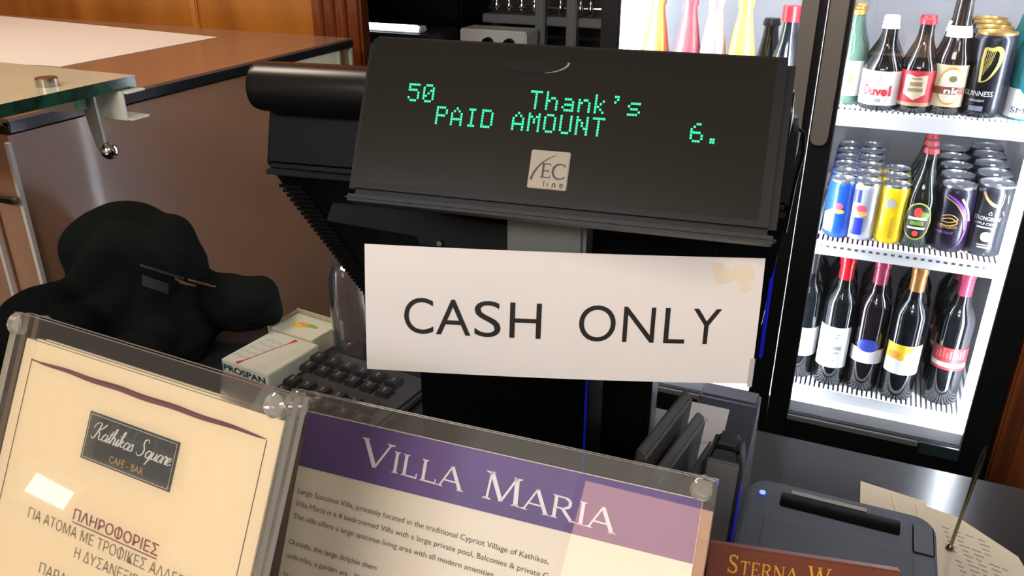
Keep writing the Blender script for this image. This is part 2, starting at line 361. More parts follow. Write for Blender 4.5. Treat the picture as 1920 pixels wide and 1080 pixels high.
# ================================================================== ACRYLIC SIGN HOLDERS
def sign_holder(name, O, r, up, H, W, label, group=None):
    Mx = frame_matrix(Vector(O)-Vector(up).normalized()*H, r, up) @ Matrix.Translation((0, 0, -.0042))
    root = bpy.data.objects.new(name, None); root.empty_display_size = .03; COL.objects.link(root); root.matrix_world = Mx
    tag(root, label, 'sign', group)
    for nm, z0, z1 in (('back_pane', -.0042, -.0012), ('front_pane', .0012, .0042)):
        b = MB().add([(0, 0, z0), (W, 0, z0), (W, H, z0), (0, H, z0), (0, 0, z1), (W, 0, z1), (W, H, z1), (0, H, z1)], [(0, 3, 2, 1), (4, 5, 6, 7)], 0)
        b.add([(0, 0, z0), (W, 0, z0), (W, H, z0), (0, H, z0), (0, 0, z1), (W, 0, z1), (W, H, z1), (0, H, z1)], [(0, 1, 5, 4), (1, 2, 6, 5), (2, 3, 7, 6), (3, 0, 4, 7)], 1)
        b.build(nm, [CLEAR, CLEAREDGE], root, 0)
    fast = glass('clear fastener', '#f2f0ea', .25, '#d6d2c8', k=1.5, rough=.05)
    for (x, y) in ((.006, H-.0045), (W-.006, H-.0045), (.006, .006), (W-.006, .006)):
        b = MB().lathe([(0, .0085), (.0035, .0085), (.0047, .0075), (.0047, .0043)], 20, 0, None, (x, y, 0))
        b.lathe([(.0047, -.0043), (.0047, -.0075), (0, -.0078)], 20, 0, None, (x, y, 0))
        b.build('screw_cap', fast, root)
    # rear foot that holds the slanted holder
    inv = Mx.inverted()
    def loc(p): return inv @ p
    base = Mx @ Vector((W/2, .001, -.0042)); top = Mx @ Vector((W/2, H*.55, -.0045))
    dirr = Vector(r).normalized(); bk = Vector((-dirr.y, dirr.x, 0)).normalized()
    foot = top.copy(); foot.z = base.z+.001; foot += bk*.012
    b = MB()
    for (A, B) in ((top, foot), (foot, base+bk*.003)):
        q = [A-dirr*W*.3, A+dirr*W*.3, B+dirr*W*.3, B-dirr*W*.3]
        nn = (q[1]-q[0]).cross(q[3]-q[0]).normalized()*.002
        b.add([loc(p-nn) for p in q]+[loc(p+nn) for p in q], [(0, 1, 2, 3), (7, 6, 5, 4), (0, 4, 5, 1), (1, 5, 6, 2), (2, 6, 7, 3), (3, 7, 4, 0)])
    b.build('rear_foot', CLEAR, root, 0)
    return root

CREAM = M('cream card', '#e8d6b4', .55)
s1 = sign_holder('sign_holder', (-.3341, .2165, 1.3368), (.998, -.058, 0), (.0275, .474, .88), .2345, .158,
                 'clear upright sign holder with a cream card and dark café badge, beside the purple sign')
H = .2345
MB().box((.006, .006, -.0009), (.1525, H-.0105, 0)).build('card', CREAM, s1, 0)
b = MB()
MAR = M('maroon ink', '#520322', .6)
pts = [Vector((.012+(.1345)*i/30, H-.0188-.0002*math.sin(i*.9))) for i in range(31)]
ribbon(b, pts, lambda d, t: .0022*math.sin(math.pi*min(1, max(.06, t)))**.5*(1 if t > .05 else .4)+.0002, .0003)
b.build('brush_line', MAR, s1, 0)
b = MB()
for (xa, ya, xb, yb) in ((.0122, H-.0188, .0122, .02), (.1467, H-.0195, .1467, .02), (.0122, .02, .1467, .02)):
    w = .00018; rect(b, min(xa, xb)-w, min(ya, yb)-w, max(xa, xb)+w, max(ya, yb)+w, .0002)
b.build('border_line', MAR, s1, 0)
b = MB()
badge = MB().box((.0545, H-.0512, .0001), (.1060, H-.0312, .0004)); bo = badge.build('badge', M('charcoal print', '#2b3130', .45, noise_amt=.2, noise_scale=40), s1, 0)
lb = MB(); LG = M('pale badge ink', '#dfe2dc', .5)
for e in (.0010,):
    for (x0, y0, x1, y1) in ((.0555, H-.0322, .105, H-.0320), (.0555, H-.0504, .105, H-.0502), (.0555, H-.0504, .0557, H-.0320), (.1048, H-.0504, .105, H-.0320)): rect(lb, x0, y0, x1, y1, .0006)
script_text(lb, 'Kathikas Square', .0592, H-.0414, .0030, .0445, .0007, slant=.3)
lb.build('script_lettering', LG, bo, 0)
text(MB(), 'CAFÉ - BAR', .0712, H-.0487, .0030, .0195, .0007, -.004).build('small_lettering', M('tan ink', '#d0a468', .5), bo, 0)
t = MB(); text(t, 'ΠΛΗΡΟΦΟΡΙΕΣ', .058, H-.0766, .0046, .0490, .0003, 0); rect(t, .058, H-.0779, .107, H-.0775, .0003)
t.build('heading_lettering', M('rose ink', '#7d3242', .6), s1, 0)
t = MB()
GI = M('grey ink', '#6d6558', .6)
text(t, 'ΓΙΑ ΑΤΟΜΑ ΜΕ ΤΡΟΦΙΚΕΣ ΑΛΛΕΡΓΙΕΣ', .0317, H-.0838, .0046, .103, .0003, -.012)
text(t, 'Η ΔΥΣΑΝΕΞΙΕΣ', .0634, H-.0912, .0046, .0400, .0003, -.012)
text(t, 'ΠΑΡΑΚ', .0455, H-.1035, .0046, .0205, .0003, -.012)
t.build('body_lettering', GI, s1, 0)

s2 = sign_holder('sign_holder', (-.2445, .2859, 1.2794), (1, .05, 0), (-.024, .479, .877), .1702, .2112,
                 'clear upright sign holder with a purple banded villa notice, in front of the till')
H = .1702
MB().box((.0090, .006, -.0009), (.2062, H-.0095, 0)).build('card', M('ivory card', '#f1e8da', .55), s2, 0)
# purple band with a pale wash: procedural gradient print
pm = bpy.data.materials.new('purple print'); pm.use_nodes = True; nt = pm.node_tree; bs = nt.nodes['Principled BSDF']
tcn = nt.nodes.new('ShaderNodeTexCoord'); mpn = nt.nodes.new('ShaderNodeMapping'); nz = nt.nodes.new('ShaderNodeTexNoise'); rp = nt.nodes.new('ShaderNodeValToRGB')
nz.inputs['Scale'].default_value = 18; rp.color_ramp.elements[0].color = lin('#46287f'); rp.color_ramp.elements[1].color = lin('#5b3992')
rp.color_ramp.elements[0].position = .35; rp.color_ramp.elements[1].position = .7
nt.links.new(tcn.outputs['Object'], mpn.inputs['Vector']); nt.links.new(mpn.outputs['Vector'], nz.inputs['Vector']); nt.links.new(nz.outputs['Fac'], rp.inputs['Fac']); nt.links.new(rp.outputs['Color'], bs.inputs['Base Color'])
bs.inputs['Roughness'].default_value = .5
band = MB().box((.0092, H-.0370, .0001), (.2060, H-.0098, .0003)).build('title_band', pm, s2, 0)
b = MB(); serif_text(b, 'Villa Maria', .0440, H-.0288, .0128, .80, .1265, .0007, slope=-.030)
b.build('title_lettering', M('white print', '#efeaf2', .5), band, 0)
t = MB(); y0 = H
for (s_, x0, y, w) in (('Large Spacious Villa, privately located in the traditional Cypriot Village of Kathikas,', .0115, -.0503, .1325),
                       ('Villa Maria is a 4 bedroomed Villa with a large private pool, Balconies & private G', .0115, -.0566, .1335),
                       ('The villa offers a large spacious living area with all modern amenities', .0115, -.0630, .1080),
                       ('Outside, the large dolphin them', .0116, -.0757, .0495),
                       ('umbrellas, a garden are', .0116, -.0826, .0350), ('to pl', .0500, -.0826, .0066), ('The', .0115, -.0925, .0052)):
    text(t, s_, x0, H+y, .0027, w, .0003, 0, slope=-.019)
t.build('body_lettering', M('dark grey ink', '#3b3633', .6), s2, 0)

# small brown wooden card stand bottom right
O3, r3, up3, H3, W3 = Vector((-.0389, .37, 1.1837)), (.98, .196, -.01), (0, .34, .94), .057, .0985
root = bpy.data.objects.new('wine_sign', None); COL.objects.link(root); root.matrix_world = frame_matrix(O3-Vector(up3).normalized()*H3, r3, up3)
tag(root, 'low brown sign with gold serif lettering in front of the receipt printer', 'sign')
b = MB().box((0, .0015, -.006), (W3, H3, 0), .0008); b.build('board', M('brown board', '#6b3520', .4, noise_amt=.12, noise_scale=50), root, 0)
b = MB(); serif_text(b, 'Sterna W', .0105, H3-.0148, .0105, .74, .0535, .0004); b.build('gold_lettering', M('gold print', '#d8a02a', .4), root, 0)
b = MB().prism([(-.006, .001), (-.006, .03), (-.03, .012), (-.028, .009)], .04, .06, 'x')
b.map(lambda v: Vector((v.x, v.z, v.y))); b.build('rear_foot', M('brown board edge', '#7d4630', .5), root, 0)

# ================================================================== POS TERMINAL
PO = Vector((-.2896, .4492, .94))
pos = empty('pos_terminal', PO, 'black till terminal seen from behind, with a lit green customer display', 'till', rz=math.atan2(.142, .99))
z_ = lambda z: z-.94
b = MB().prism([(.074, z_(1.370)), (.058, z_(1.322)), (.068, z_(1.310)), (.235, z_(1.115)), (.268, z_(1.142)), (.112, z_(1.374)), (.09, z_(1.376))], -.12, .262, 'x', .003)
b.build('monitor_shell', BLACK, pos)
# ventilation teeth down the left edge
b = MB()
for i in range(34):
    t_ = .05+.92*i/33; v, z = .068+(.235-.068)*t_, 1.310+(1.115-1.310)*t_
    b.box((-.1208, v-.0016, z_(z)-.0018), (-.10, v+.0010, z_(z)+.0010), .0005)
b.build('vent_ribs', BLACK, pos)
b = MB()
cyl = [(0, 0), (.012, 0), (.0165, .003), (.018, .008), (.018, .37), (.0165, .378), (0, .38)]
mt = Matrix.Translation((-.123, .062, z_(1.3805))) @ Matrix.Rotation(R(90), 4, 'Y')
b.lathe(cyl, 28, 0, mt); b.build('hinge_bar', BLACKGLOSS, pos)
b = MB(); b.box((-.1255, .0575, z_(1.3700)), (-.1225, .0655, z_(1.3740)), .001); b.build('screw', STEEL, pos)
b = MB().box((-.118, .0535, z_(1.3155)), (.26, .0595, z_(1.3195)), .001); b.build('seam_strip', DGREY, pos)
b = MB()
pth = [(.2635, .10, z_(1.368)), (.264, .108, z_(1.35)), (.264, .122, z_(1.31)), (.264, .16, z_(1.25)), (.264, .20, z_(1.19)), (.264, .235, z_(1.15))]
b.tube([Vector(p) for p in pth], .0016); b.build('bezel_edge', M('silver plastic', '#9a9da4', .3, .4), pos)
b = MB(); b.tube([(.262, .085, z_(1.368)), (.266, .080, z_(1.366)), (.2675, .082, z_(1.352)), (.2655, .09, z_(1.33)), (.2645, .10, z_(1.29))], .0012); b.build('cable', BLACKGLOSS, pos)
b = MB().box((.2605, .13, z_(1.17)), (.2632, .134, z_(1.29)), .001); b.build('blue_light', M('blue lamp', '#1016c8', emit=.16), pos)
# stand and base
b = MB().box((-.03, .12, .0), (.122, .26, .235), .006); b.box((-.05, .04, 0), (.14, .32, .035), .006); b.build('stand', BLACK, pos)
b = MB().box((.13, .17, .035), (.175, .26, .235), .006); b.box((.10, .18, .16), (.14, .25, .20)); b.build('power_block', BLACKGLOSS, pos)
b = MB().box((.1225, .122, .09), (.1237, .126, .215)); b.build('blue_light', MATS['blue lamp'], pos)
# mounting plate under the display
b = MB().prism([(-.052, z_(1.306)), (-.058, z_(1.292)), (.012, z_(1.287)), (.014, z_(1.281)), (.09, z_(1.278)), (.09, z_(1.301)), (.02, z_(1.306))], .03, .034, 'y', .0008)
b.build('mounting_plate', DGREY, pos)
b = MB(); b.lathe([(0, .002), (.002, .002), (.0026, 0)], 12, 0, Matrix.Translation((.03, .029, z_(1.2845))) @ Matrix.Rotation(R(90), 4, 'X')); b.build('screw', STEEL, pos)
b = MB().box((-.02, .034, z_(1.20)), (.22, .13, z_(1.33)), .004); b.build('mount_housing', BLACK, pos)
b = MB().box((.0855, .004, z_(1.262)), (.138, .036, z_(1.345)), .003); b.build('display_stalk', M('mid grey plastic', '#6d706d', .45), pos)
# customer display (own frame: s right, t up, n out)
DM = frame_matrix(Vector((0, 0, z_(1.43))), (1, 0, -.011), (0, .4848, .8746))
disp = MB().box((0, -.1000, -.011), (.2508, 0, 0), .0045, seg=4).box((.012, -.094, -.034), (.238, -.006, -.0105), .006)
disp = disp.map(lambda v: DM @ v).build('customer_display', M('charcoal plastic', '#17181a', .42, spec=.16), pos)
b = MB().box((.0035, -.0930, -.002), (.2418, -.0025, .0006), .0012).map(lambda v: DM @ v)
b.build('screen', M('smoked screen', '#1d1a16', .16, spec=.28), disp)
b = MB().box((-.0005, -.1035, -.016), (.2512, -.0992, .0005), .0018).map(lambda v: DM @ v); b.build('lower_lip', DGREY, disp)
b = MB(); b.poly([(.084+.042*i/20, -.0118, .0009) for i in range(21)]+[(.105+.021*math.cos(a*math.pi/20), -.0118-.0072*math.sin(a*math.pi/20), .0009) for a in range(1, 20)])
b.map(lambda v: DM @ v).build('sensor_notch', M('notch black', '#080807', .2), disp, 0)
b = MB(); ribbon(b, [Vector((.105+.0215*math.cos(a*math.pi/24), -.0118-.0075*math.sin(a*math.pi/24))) for a in range(0, 10)], lambda d, t: .0012*(1-t)+.0003, .0011)
b.map(lambda v: DM @ v).build('notch_highlight', M('notch highlight', '#7d776b', .3), disp, 0)  # lighter colour paints a thin highlight along the notch
b = MB()
GREEN = M('green phosphor', '#16e08a', emit=1.15)
for s_, x0, yt, pt_ in (('50', .0316, -.0298, .0093), ("Thank's", .1066, -.0293, .00945), ('PAID', .0510, -.0425, .00935), ('AMOUNT', .0510+5*.00935, -.0425, .00935), ('6.', .1992, -.0415, .00945)):
    b = MB(); dot_text(b, s_, x0, yt, pt_, .00145, .0016, .0011)
    b.map(lambda v: DM @ v).build('lit_word', GREEN, disp, 0)
b = MB().box((.1118, -.0860, .0005), (.1347, -.0638, .0017), .0005).map(lambda v: DM @ v)
bd = b.build('badge', M('champagne metal', '#8c8474', .45, .2), disp)
b = MB(); ribbon(b, [Vector((.1335-.0205*math.sin(a*R(78)/16)+.0, -.0856+.0)) + Vector((0, .0205*math.cos(a*R(78)/16)))-Vector((.0, .0)) for a in range(4, 17)], lambda d, t: .0011*t+.0003, .0019)
serif = [((.1190, -.0795), .0)]
b2 = MB(); 
for (x0, y0, x1, y1) in ((.1195, -.0795, .1206, -.0715), (.1188, -.0719, .1243, -.0713), (.1188, -.0797, .1246, -.0791), (.1195, -.0759, .1234, -.0753), (.1239, -.0729, .1243, -.0713), (.1242, -.0797, .1246, -.0780), (.1231, -.0765, .1235, -.0747)): rect(b, x0, y0, x1, y1, .0019)
ribbon(b, [Vector((.1297+.0040*math.cos(a), -.0755+.0043*math.sin(a))) for a in [R(40+280*i/20) for i in range(21)]], lambda d, t: .0004+.0009*math.sin(math.pi*t), .0019)
rect(b, .1323, -.0730, .1327, -.0708, .0019); rect(b, .1323, -.0800, .1327, -.0780, .0019)
text(b, 'li', .1212, -.0846, .0036, .0028, .0019, -.02); text(b, 'n', .1262, -.0846, .0036, .0022, .0019, .02); text(b, 'e', .1305, -.0846, .0036, .0022, .0019, .02)
b.map(lambda v: DM @ v).build('badge_lettering', M('badge ink', '#26231f', .5), bd, 0)

# cash sign: laminated paper strip, slightly bowed
CO = Vector((-.2777, .4074, 1.3077)); cr = (.93, .367, -.026); cu_ = (-.029, .142, .989)
root = bpy.data.objects.new('paper_sign', None); COL.objects.link(root)
root.matrix_world = frame_matrix(CO-Vector(cu_).normalized()*.0845, cr, cu_)
tag(root, 'white laminated paper sign reading cash only, taped below the green till display', 'sign')
H = .0845; W = .2514
bow = lambda x, y: -.004*(2*x/W-1)**2+.0012*math.sin(y/H*math.pi*1.0)
def grid(x0, y0, x1, y1, z, nx=24, ny=8, th=.0003):
    vs = []; fs = []
    for s in (0, 1):
        for j in range(ny+1):
            for i in range(nx+1):
                x, y = x0+(x1-x0)*i/nx, y0+(y1-y0)*j/ny; vs.append((x, y, z+bow(x, y)-s*th))
    n = (nx+1)*(ny+1); q = lambda i, j, s: s*n+j*(nx+1)+i
    for j in range(ny):
        for i in range(nx):
            fs += [(q(i, j, 0), q(i+1, j, 0), q(i+1, j+1, 0), q(i, j+1, 0)), (q(i, j, 1), q(i, j+1, 1), q(i+1, j+1, 1), q(i+1, j, 1))]
    for i in range(nx): fs += [(q(i, 0, 0), q(i, 0, 1), q(i+1, 0, 1), q(i+1, 0, 0)), (q(i, ny, 0), q(i+1, ny, 0), q(i+1, ny, 1), q(i, ny, 1))]
    for j in range(ny): fs += [(q(0, j, 0), q(0, j+1, 0), q(0, j+1, 1), q(0, j, 1)), (q(nx, j, 0), q(nx, j, 1), q(nx, j+1, 1), q(nx, j+1, 0))]
    return MB().add(vs, fs)
LAM = M('laminated paper', '#e9e2df', .45, coat=.6, bump=.25, bump_scale=45)
grid(0, 0, W, H, 0).build('sheet', LAM, root)
for word in ((('C', .0252, .0188), ('A', .0458, .0222), ('S', .0705, .0168), ('H', .0931, .0200)), (('O', .1372, .0232), ('N', .1652, .0202), ('L', .1915, .0134), ('Y', .2092, .0180))):
    t = MB()
    for (s_, x0, w) in word: text(t, s_, x0, H-.0572, .0255, w, 0, -.003)
    t.map(lambda v: Vector((v.x, v.y, .0005+bow(v.x, v.y)))).build('word', INK, root, 0)
b = MB(); 
for (x, y, a) in ((.226, -.012, .006), (.238, -.010, .0075), (.222, -.006, .004), (.240, -.019, .004)): disc(b, x, H+y, a, a*.8, 0, 0, 14)
b.map(lambda v: Vector((v.x, v.y, .0003+.0001*(v.x > .23)+bow(v.x, v.y)))).build('tape_stain', M('pale yellow stain', '#e8dac2', .4, coat=.5), root, 0)
b = grid(.2490, -.002, .2522, .018, .0008, 2, 4, .0002); b.build('tape', CLEAREDGE, root)

# ================================================================== THINGS BEHIND THE SIGNS
# wedge-topped grey cash box with a note
b = MB().prism([(.575, .94), (.575, .978), (.72, 1.0634), (.745, 1.0634), (.745, .94)], -.110, -.0527, 'x', .003)
wed = empty('cash_box', (-.12, .65, .94), 'slate grey box with a sloping top, between till and receipt printer', 'box')
b.map(lambda v: v-Vector((-.12, .65, .94))).build('body', M('slate blue plastic', '#3c3d4c', .5), wed)
so, su = Vector((-.0534, .72, 1.0634)), Vector((0, .145, .0854)).normalized()
SM = frame_matrix(so, (1, 0, 0), su)
nt_o = empty('paper_note', SM @ Vector((-.045, -.045, .001)), 'white handwritten note lying on the slate grey sloped box', 'note')
inv = Matrix.Translation(-(SM @ Vector((-.045, -.045, .001))))
b = MB().box((-.0615, -.074, .0006), (-.0245, -.0115, .0011)).map(lambda v: inv @ SM @ v); b.build('sheet', M('note paper', '#cfcdd0', .7), nt_o, 0)
b = MB()
random.seed(2)
for (x0, y0, n, w) in ((-.056, -.030, 4, .015), (-.050, -.042, 2, .007), (-.057, -.054, 5, .02)):
    for i in range(n):
        x = x0+w*i/n
        ribbon(b, catmull([(x, y0), (x+.001, y0+.004), (x+.0022, y0+.001), (x+.003, y0+.0035)], 4), lambda d, t: .0005, .0014)
b.map(lambda v: inv @ SM @ v).build('handwriting', M('grey pen', '#8b8a92', .6), nt_o, 0)
# dark handset on its stand
hs = empty('card_reader', (-.056, .540, .94), 'dark grey rounded card reader standing upright behind the purple sign', 'card reader')
b = MB().prism([(-.0155, 0), (.0135, 0), (.0135, .185), (.0085, .200), (-.0105, .200), (-.0155, .185)], -.011, .011, 'y', .0035, seg=3)
b.map(lambda v: Vector((v.x, v.y+(v.z-.2)*.45, v.z))).build('body', DGREY, hs)
b = MB().box((-.0125, -.0135, .135), (.0105, -.010, .190), .001).map(lambda v: Vector((v.x, v.y+(v.z-.2)*.45, v.z))); b.build('face_plate', M('face plate grey', '#55585c', .45), hs)
b = MB()
for i in range(6): b.box((-.009+i*.0032, -.0125, .195), (-.0072+i*.0032, -.009, .1985))
b.build('grille', BLACK, hs)
b = MB().box((.0128, -.008, .13), (.0142, .000, .172), .0005).map(lambda v: Vector((v.x, v.y+(v.z-.2)*.45, v.z))); b.build('blue_light', MATS['blue lamp'], hs)
# three leaning dark folders
for i, (x, zt, lab) in enumerate(((-.117, 1.162, 'leftmost leaning dark folder'), (-.1055, 1.145, 'middle leaning dark folder'), (-.093, 1.122, 'rightmost, lowest leaning dark folder'))):
    b = MB().prism([(0, 0), (.0075, 0), (.0075+.018, zt-.94-.006), (.018, zt-.94)], -.02, .075, 'y', .002)
    o = b.build('folder', [M('folder grey', '#47494a', .42)])
    o.location = (x-.008, .490, .94); o.rotation_euler = (0, 0, R(-8))
    tag(o, lab+' of the three between till and card reader', 'folder', 'dark folders beside the till')

# ================================================================== RECEIPT PRINTER
pr_o = empty('receipt_printer', (.028, .51, .94), 'dark slate receipt printer with a blue power light behind the brown sign', 'printer')
def rrect(x0, y0, x1, y1, r, n=6):
    out = []
    for (cx, cy, a) in ((x1-r, y1-r, 0), (x0+r, y1-r, 90), (x0+r, y0+r, 180), (x1-r, y0+r, 270)):
        out += [(cx+r*math.cos(R(a+90*i/n)), cy+r*math.sin(R(a+90*i/n))) for i in range(n+1)]
    return out
b = MB().prism(rrect(-.068, -.085, .068, .0755, .016), 0, .139, 'z', .003); b.build('body', SLATE, pr_o)
b = MB().box((-.0515, -.080, .1385), (.0505, .027, .1402), .0008); b.build('paper_cover', M('cover slate', '#31343b', .5, spec=.3), pr_o)
b = MB().prism([(.040, .1385), (.056, .1385), (.056, .1420), (.052, .1428), (.042, .1400)], -.043, .043, 'x', .0008)
b.map(lambda v: Vector((v.x, v.y+.004, v.z)))
b.build('paper_slot', BLACK, pr_o)
b = MB(); random.seed(8)
xs = [-.036+.055*i/18 for i in range(19)]
for i in range(18):
    b.poly([(xs[i], .0602, .139), (xs[i+1], .0602, .139), (xs[i+1], .0606, .1425+.003*random.random()), (xs[i], .0606, .1425+.003*random.random())])
    b.poly([(xs[i], .0608, .139), (xs[i+1], .0608, .139), (xs[i+1], .0606, .1445), (xs[i], .0606, .1445)])
b.build('paper_edge', M('torn paper', '#b9b7b0', .7), pr_o, 0)
b = MB().box((.0515, .030, .1385), (.066, .062, .1400), .0008); b.build('feed_button', M('button slate', '#3a3d44', .5, spec=.3), pr_o)
b = MB().box((.0515, -.08, .1385), (.066, .028, .1396), .0006); b.build('side_cover', M('button slate', '#3a3d44', .5, spec=.3), pr_o)
b = MB(); b.sphere((-.057, .0557, .1395), (.0024, .0024, .0014)); b.build('power_light', M('blue indicator', '#3a48ff', emit=9), pr_o)

# receipts and spike
RC = M('cream receipt paper', '#d8cdb4', .7); RI = M('receipt ink', '#8d8578', .7)
random.seed(11)
recs = [([(.055, .812), (.118, .802), (.128, .60), (.062, .60)], .941, 'lowest cream receipt under the spike, sticking out behind the printer'),
        ([(.085, .800), (.150, .786), (.212, .60), (.118, .59)], .9425, 'middle cream receipt under the spike, beside the printer'),
        ([(.108, .790), (.150, .782), (.196, .745), (.235, .61), (.128, .60)], .944, 'topmost cream printed receipt under the metal spike')]
for pts, z, lab in recs:
    c = Vector((.137, .70, z)); o = empty('receipt', c, lab, 'receipt', 'receipts under the spike')
    b = MB().prism([(p[0]-c.x, p[1]-c.y) for p in pts], 0, .0008, 'z'); b.build('sheet', RC, o, 0)
    if z > .943:
        b = MB()
        for r_ in range(26):
            for s_ in range(6):
                if random.random() < .12: continue
                x = -.006+s_*.0105+r_*.0015; y = .062-r_*.0066-s_*.002; w = .004+.005*random.random()
                if x+w < .085-(.085-.03)*max(0, (y+.09)/.17) : b.poly([(x, y, .001), (x+w, y-.0018, .001), (x+w+.0003, y-.0003, .001), (x+.0003, y+.0015, .001)])
        b.build('printing', RI, o, 0)
sp_o = empty('receipt_spike', (.137, .730, .9448), 'thin upright metal spike standing through the receipts by the printer', 'spike')
b = MB().lathe([(.0017, 0), (.0017, .05), (.0019, .075), (.0024, .100), (.0019, .112), (0, .1215)], 10); b.map(lambda v: Vector((v.x+.006*v.z/.12, v.y, v.z)))
b.build('needle', M('dull brass steel', '#8e8672', .25, 1), sp_o)
b = MB().lathe([(.0, .001), (.004, .001), (.003, .004), (.0017, .006)], 12); b.build('collar', MATS['dull brass steel'], sp_o)

# ================================================================== KEYBOARD, BOXES, JACKET, DOME
kb = empty('pos_keyboard', (-.53, .76, .94), 'black till keyboard lying on the worktop left of the till', 'keyboard', rz=R(-6))
b = MB().box((-.085, -.105, 0), (.075, .045, .014), .004); b.build('case', M('keyboard charcoal', '#2a2b2c', .5), kb)
kmat = [M('key cap', '#141516', .5), M('key legend', '#5f605e', .6)]
kbinv = (Matrix.Translation((-.53, .76, .94)) @ Matrix.Rotation(R(-6), 4, 'Z')).inverted()
def keyat(k, j): return kbinv @ Vector((-.616+.0247*k-.0019*j, .759-.003*k+.0246*j, .954))
proto = None
for j in (-2.6, -1.56, 0, 1, 2, 3.3):
    for k in range(0, 6):
        p = keyat(k, j)
        if p.x > .066 or p.y > .036 or p.y < -.10: continue
        if proto is None:
            b = MB(); w, h = .0095, .0095
            b.add([(-w, -h, 0), (w, -h, 0), (w, h, 0), (-w, h, 0), (-w*.8, -h*.8, .007), (w*.8, -h*.8, .007), (w*.8, h*.8, .007), (-w*.8, h*.8, .007)],
                  [(3, 2, 1, 0), (4, 5, 6, 7), (0, 1, 5, 4), (1, 2, 6, 5), (2, 3, 7, 6), (3, 0, 4, 7)])
            rect(b, -.0014, -.004, .0014, .004, .0073, 1); rect(b, -.004, .002, -.0022, .0045, .0073, 1)
            o = proto = b.build('key', kmat, kb, 0, norm=False)
        else:
            o = proto.copy(); COL.objects.link(o)
        o.location = (p.x, p.y, .0138); o.parent = kb

def med_box(loc, rz, L, Wd, Hh, label):
    o = empty('medicine_box', loc, label, 'box', rz=rz)
    return o
WB = M('white carton', '#b9b7a7', .55); RED = M('red carton print', '#b5223a', .5); NAVY = M('navy print', '#1d2742', .5)
mb1 = med_box((-.682, .760, .94), R(-7), 0, 0, 0, 'white carton with a red diagonal line and blue lettering, left of the keyboard')
b = MB().box((-.038, -.045, 0), (.046, .048, .0242), .001); b.build('carton', WB, mb1, 0)
b = MB()
for a, w in ((0, .0022),):
    pts = [Vector((.0-.012+.024*i/8, -.043+.085*i/8)) for i in range(9)]
    ribbon(b, pts, lambda d, t: .0016+.006*max(0, abs(t-.5)-.36)/.14, .0244)
b.build('red_line', RED, mb1, 0)
b = MB(); 
for i in range(5):
    for k in range(5): rect(b, -.034+.0062*k+.002*i, -.030+.0125*i+.002*(k % 2), -.0295+.0062*k+.002*i, -.0215+.0125*i-.0015*(k % 3), .0243)
b.build('grey_print', M('grey carton print', '#a2a7a6', .6), mb1, 0)
b = MB(); text(b, 'PROSPAN', -.035, .0095, .0090, .075, 0, .03); b.map(lambda v: Vector((v.x, -.0454, v.y))); b.build('lettering', NAVY, mb1, 0)
b = MB().box((-.0382, -.0456, .0005), (.0462, -.044, .0065)); b.build('red_base_band', M('brick print', '#7a3626', .5), mb1, 0)
mb2 = med_box((-.682, .843, .94), R(-7), 0, 0, 0, 'open white carton tray with a yellow fruit picture, behind the lettered carton')
b = MB()
for lo, hi in (((-.043, -.030, 0), (.043, .030, .010)), ((-.043, .028, .010), (.043, .030, .028)), ((.041, -.030, .010), (.043, .028, .026)), ((-.043, -.030, .010), (-.041, .028, .026)), ((-.041, -.030, .01), (.041, -.028, .02))): b.box(lo, hi)
b.build('tray', M('cream carton', '#a29a7c', .6), mb2, 0)
b = MB().box((-.040, -.027, .010), (.037, .027, .022), .001); b.build('packet', M('pale carton', '#bcbaa8', .55), mb2, 0)
b = MB()
for (x, y, a, bb, m_) in ((-.012, -.002, .010, .006, 0), (-.002, .003, .009, .005, 1), (.006, .005, .008, .004, 2), (-.010, .004, .006, .004, 1), (.013, .004, .006, .003, 2)): disc(b, x, y, a, bb, .0223+.0001*m_+.00003*x*100, m_, 14)
b.build('fruit_picture', [M('yellow print', '#d8b22a', .5), M('orange print', '#cf8f2f', .5), M('green print', '#7d9a4a', .5)], mb2, 0)

# crumpled black jacket
def blob_mesh(ells, vox, amp, scale, zmin):
    bm_ = bmesh.new()
    for (c, r_, rot) in ells:
        t = bmesh.new(); bmesh.ops.create_icosphere(t, subdivisions=4, radius=1)
        mm = Matrix.Translation(c) @ Matrix.Rotation(R(rot), 4, 'Z') @ Matrix.Diagonal((*r_, 1))
        t.transform(mm); me = bpy.data.meshes.new('tmp'); t.to_mesh(me); t.free(); bm_.from_mesh(me); bpy.data.meshes.remove(me)
    me = bpy.data.meshes.new('tmp'); bm_.to_mesh(me); bm_.free()
    ob = bpy.data.objects.new('tmp', me); COL.objects.link(ob)
    md = ob.modifiers.new('r', 'REMESH'); md.mode = 'VOXEL'; md.voxel_size = vox
    md2 = ob.modifiers.new('s', 'SMOOTH'); md2.iterations = 10; md2.factor = .6
    dg = bpy.context.evaluated_depsgraph_get(); m2 = bpy.data.meshes.new_from_object(ob.evaluated_get(dg))
    bpy.data.objects.remove(ob); bpy.data.meshes.remove(me)
    vs = []
    for v in m2.vertices:
        p = v.co; n = v.normal
        f1 = abs(noise.noise(p*scale+Vector((3, 1, 7)))); f2 = noise.noise(Vector((p.x*9+p.z*6, p.y*20, p.z*16)))
        q = p+n*(amp*(f1*1.6-.5)+amp*.6*f2); q.z = max(q.z, zmin+.0005); vs.append(q)
    fs = [tuple(p.vertices) for p in m2.polygons]; bpy.data.meshes.remove(m2)
    return MB().add(vs, fs)
jk = empty('jacket', (-.84, .69, .94), 'crumpled black fabric jacket heaped on the worktop at left', 'jacket')
JO = Vector((-.84, .69, .94))
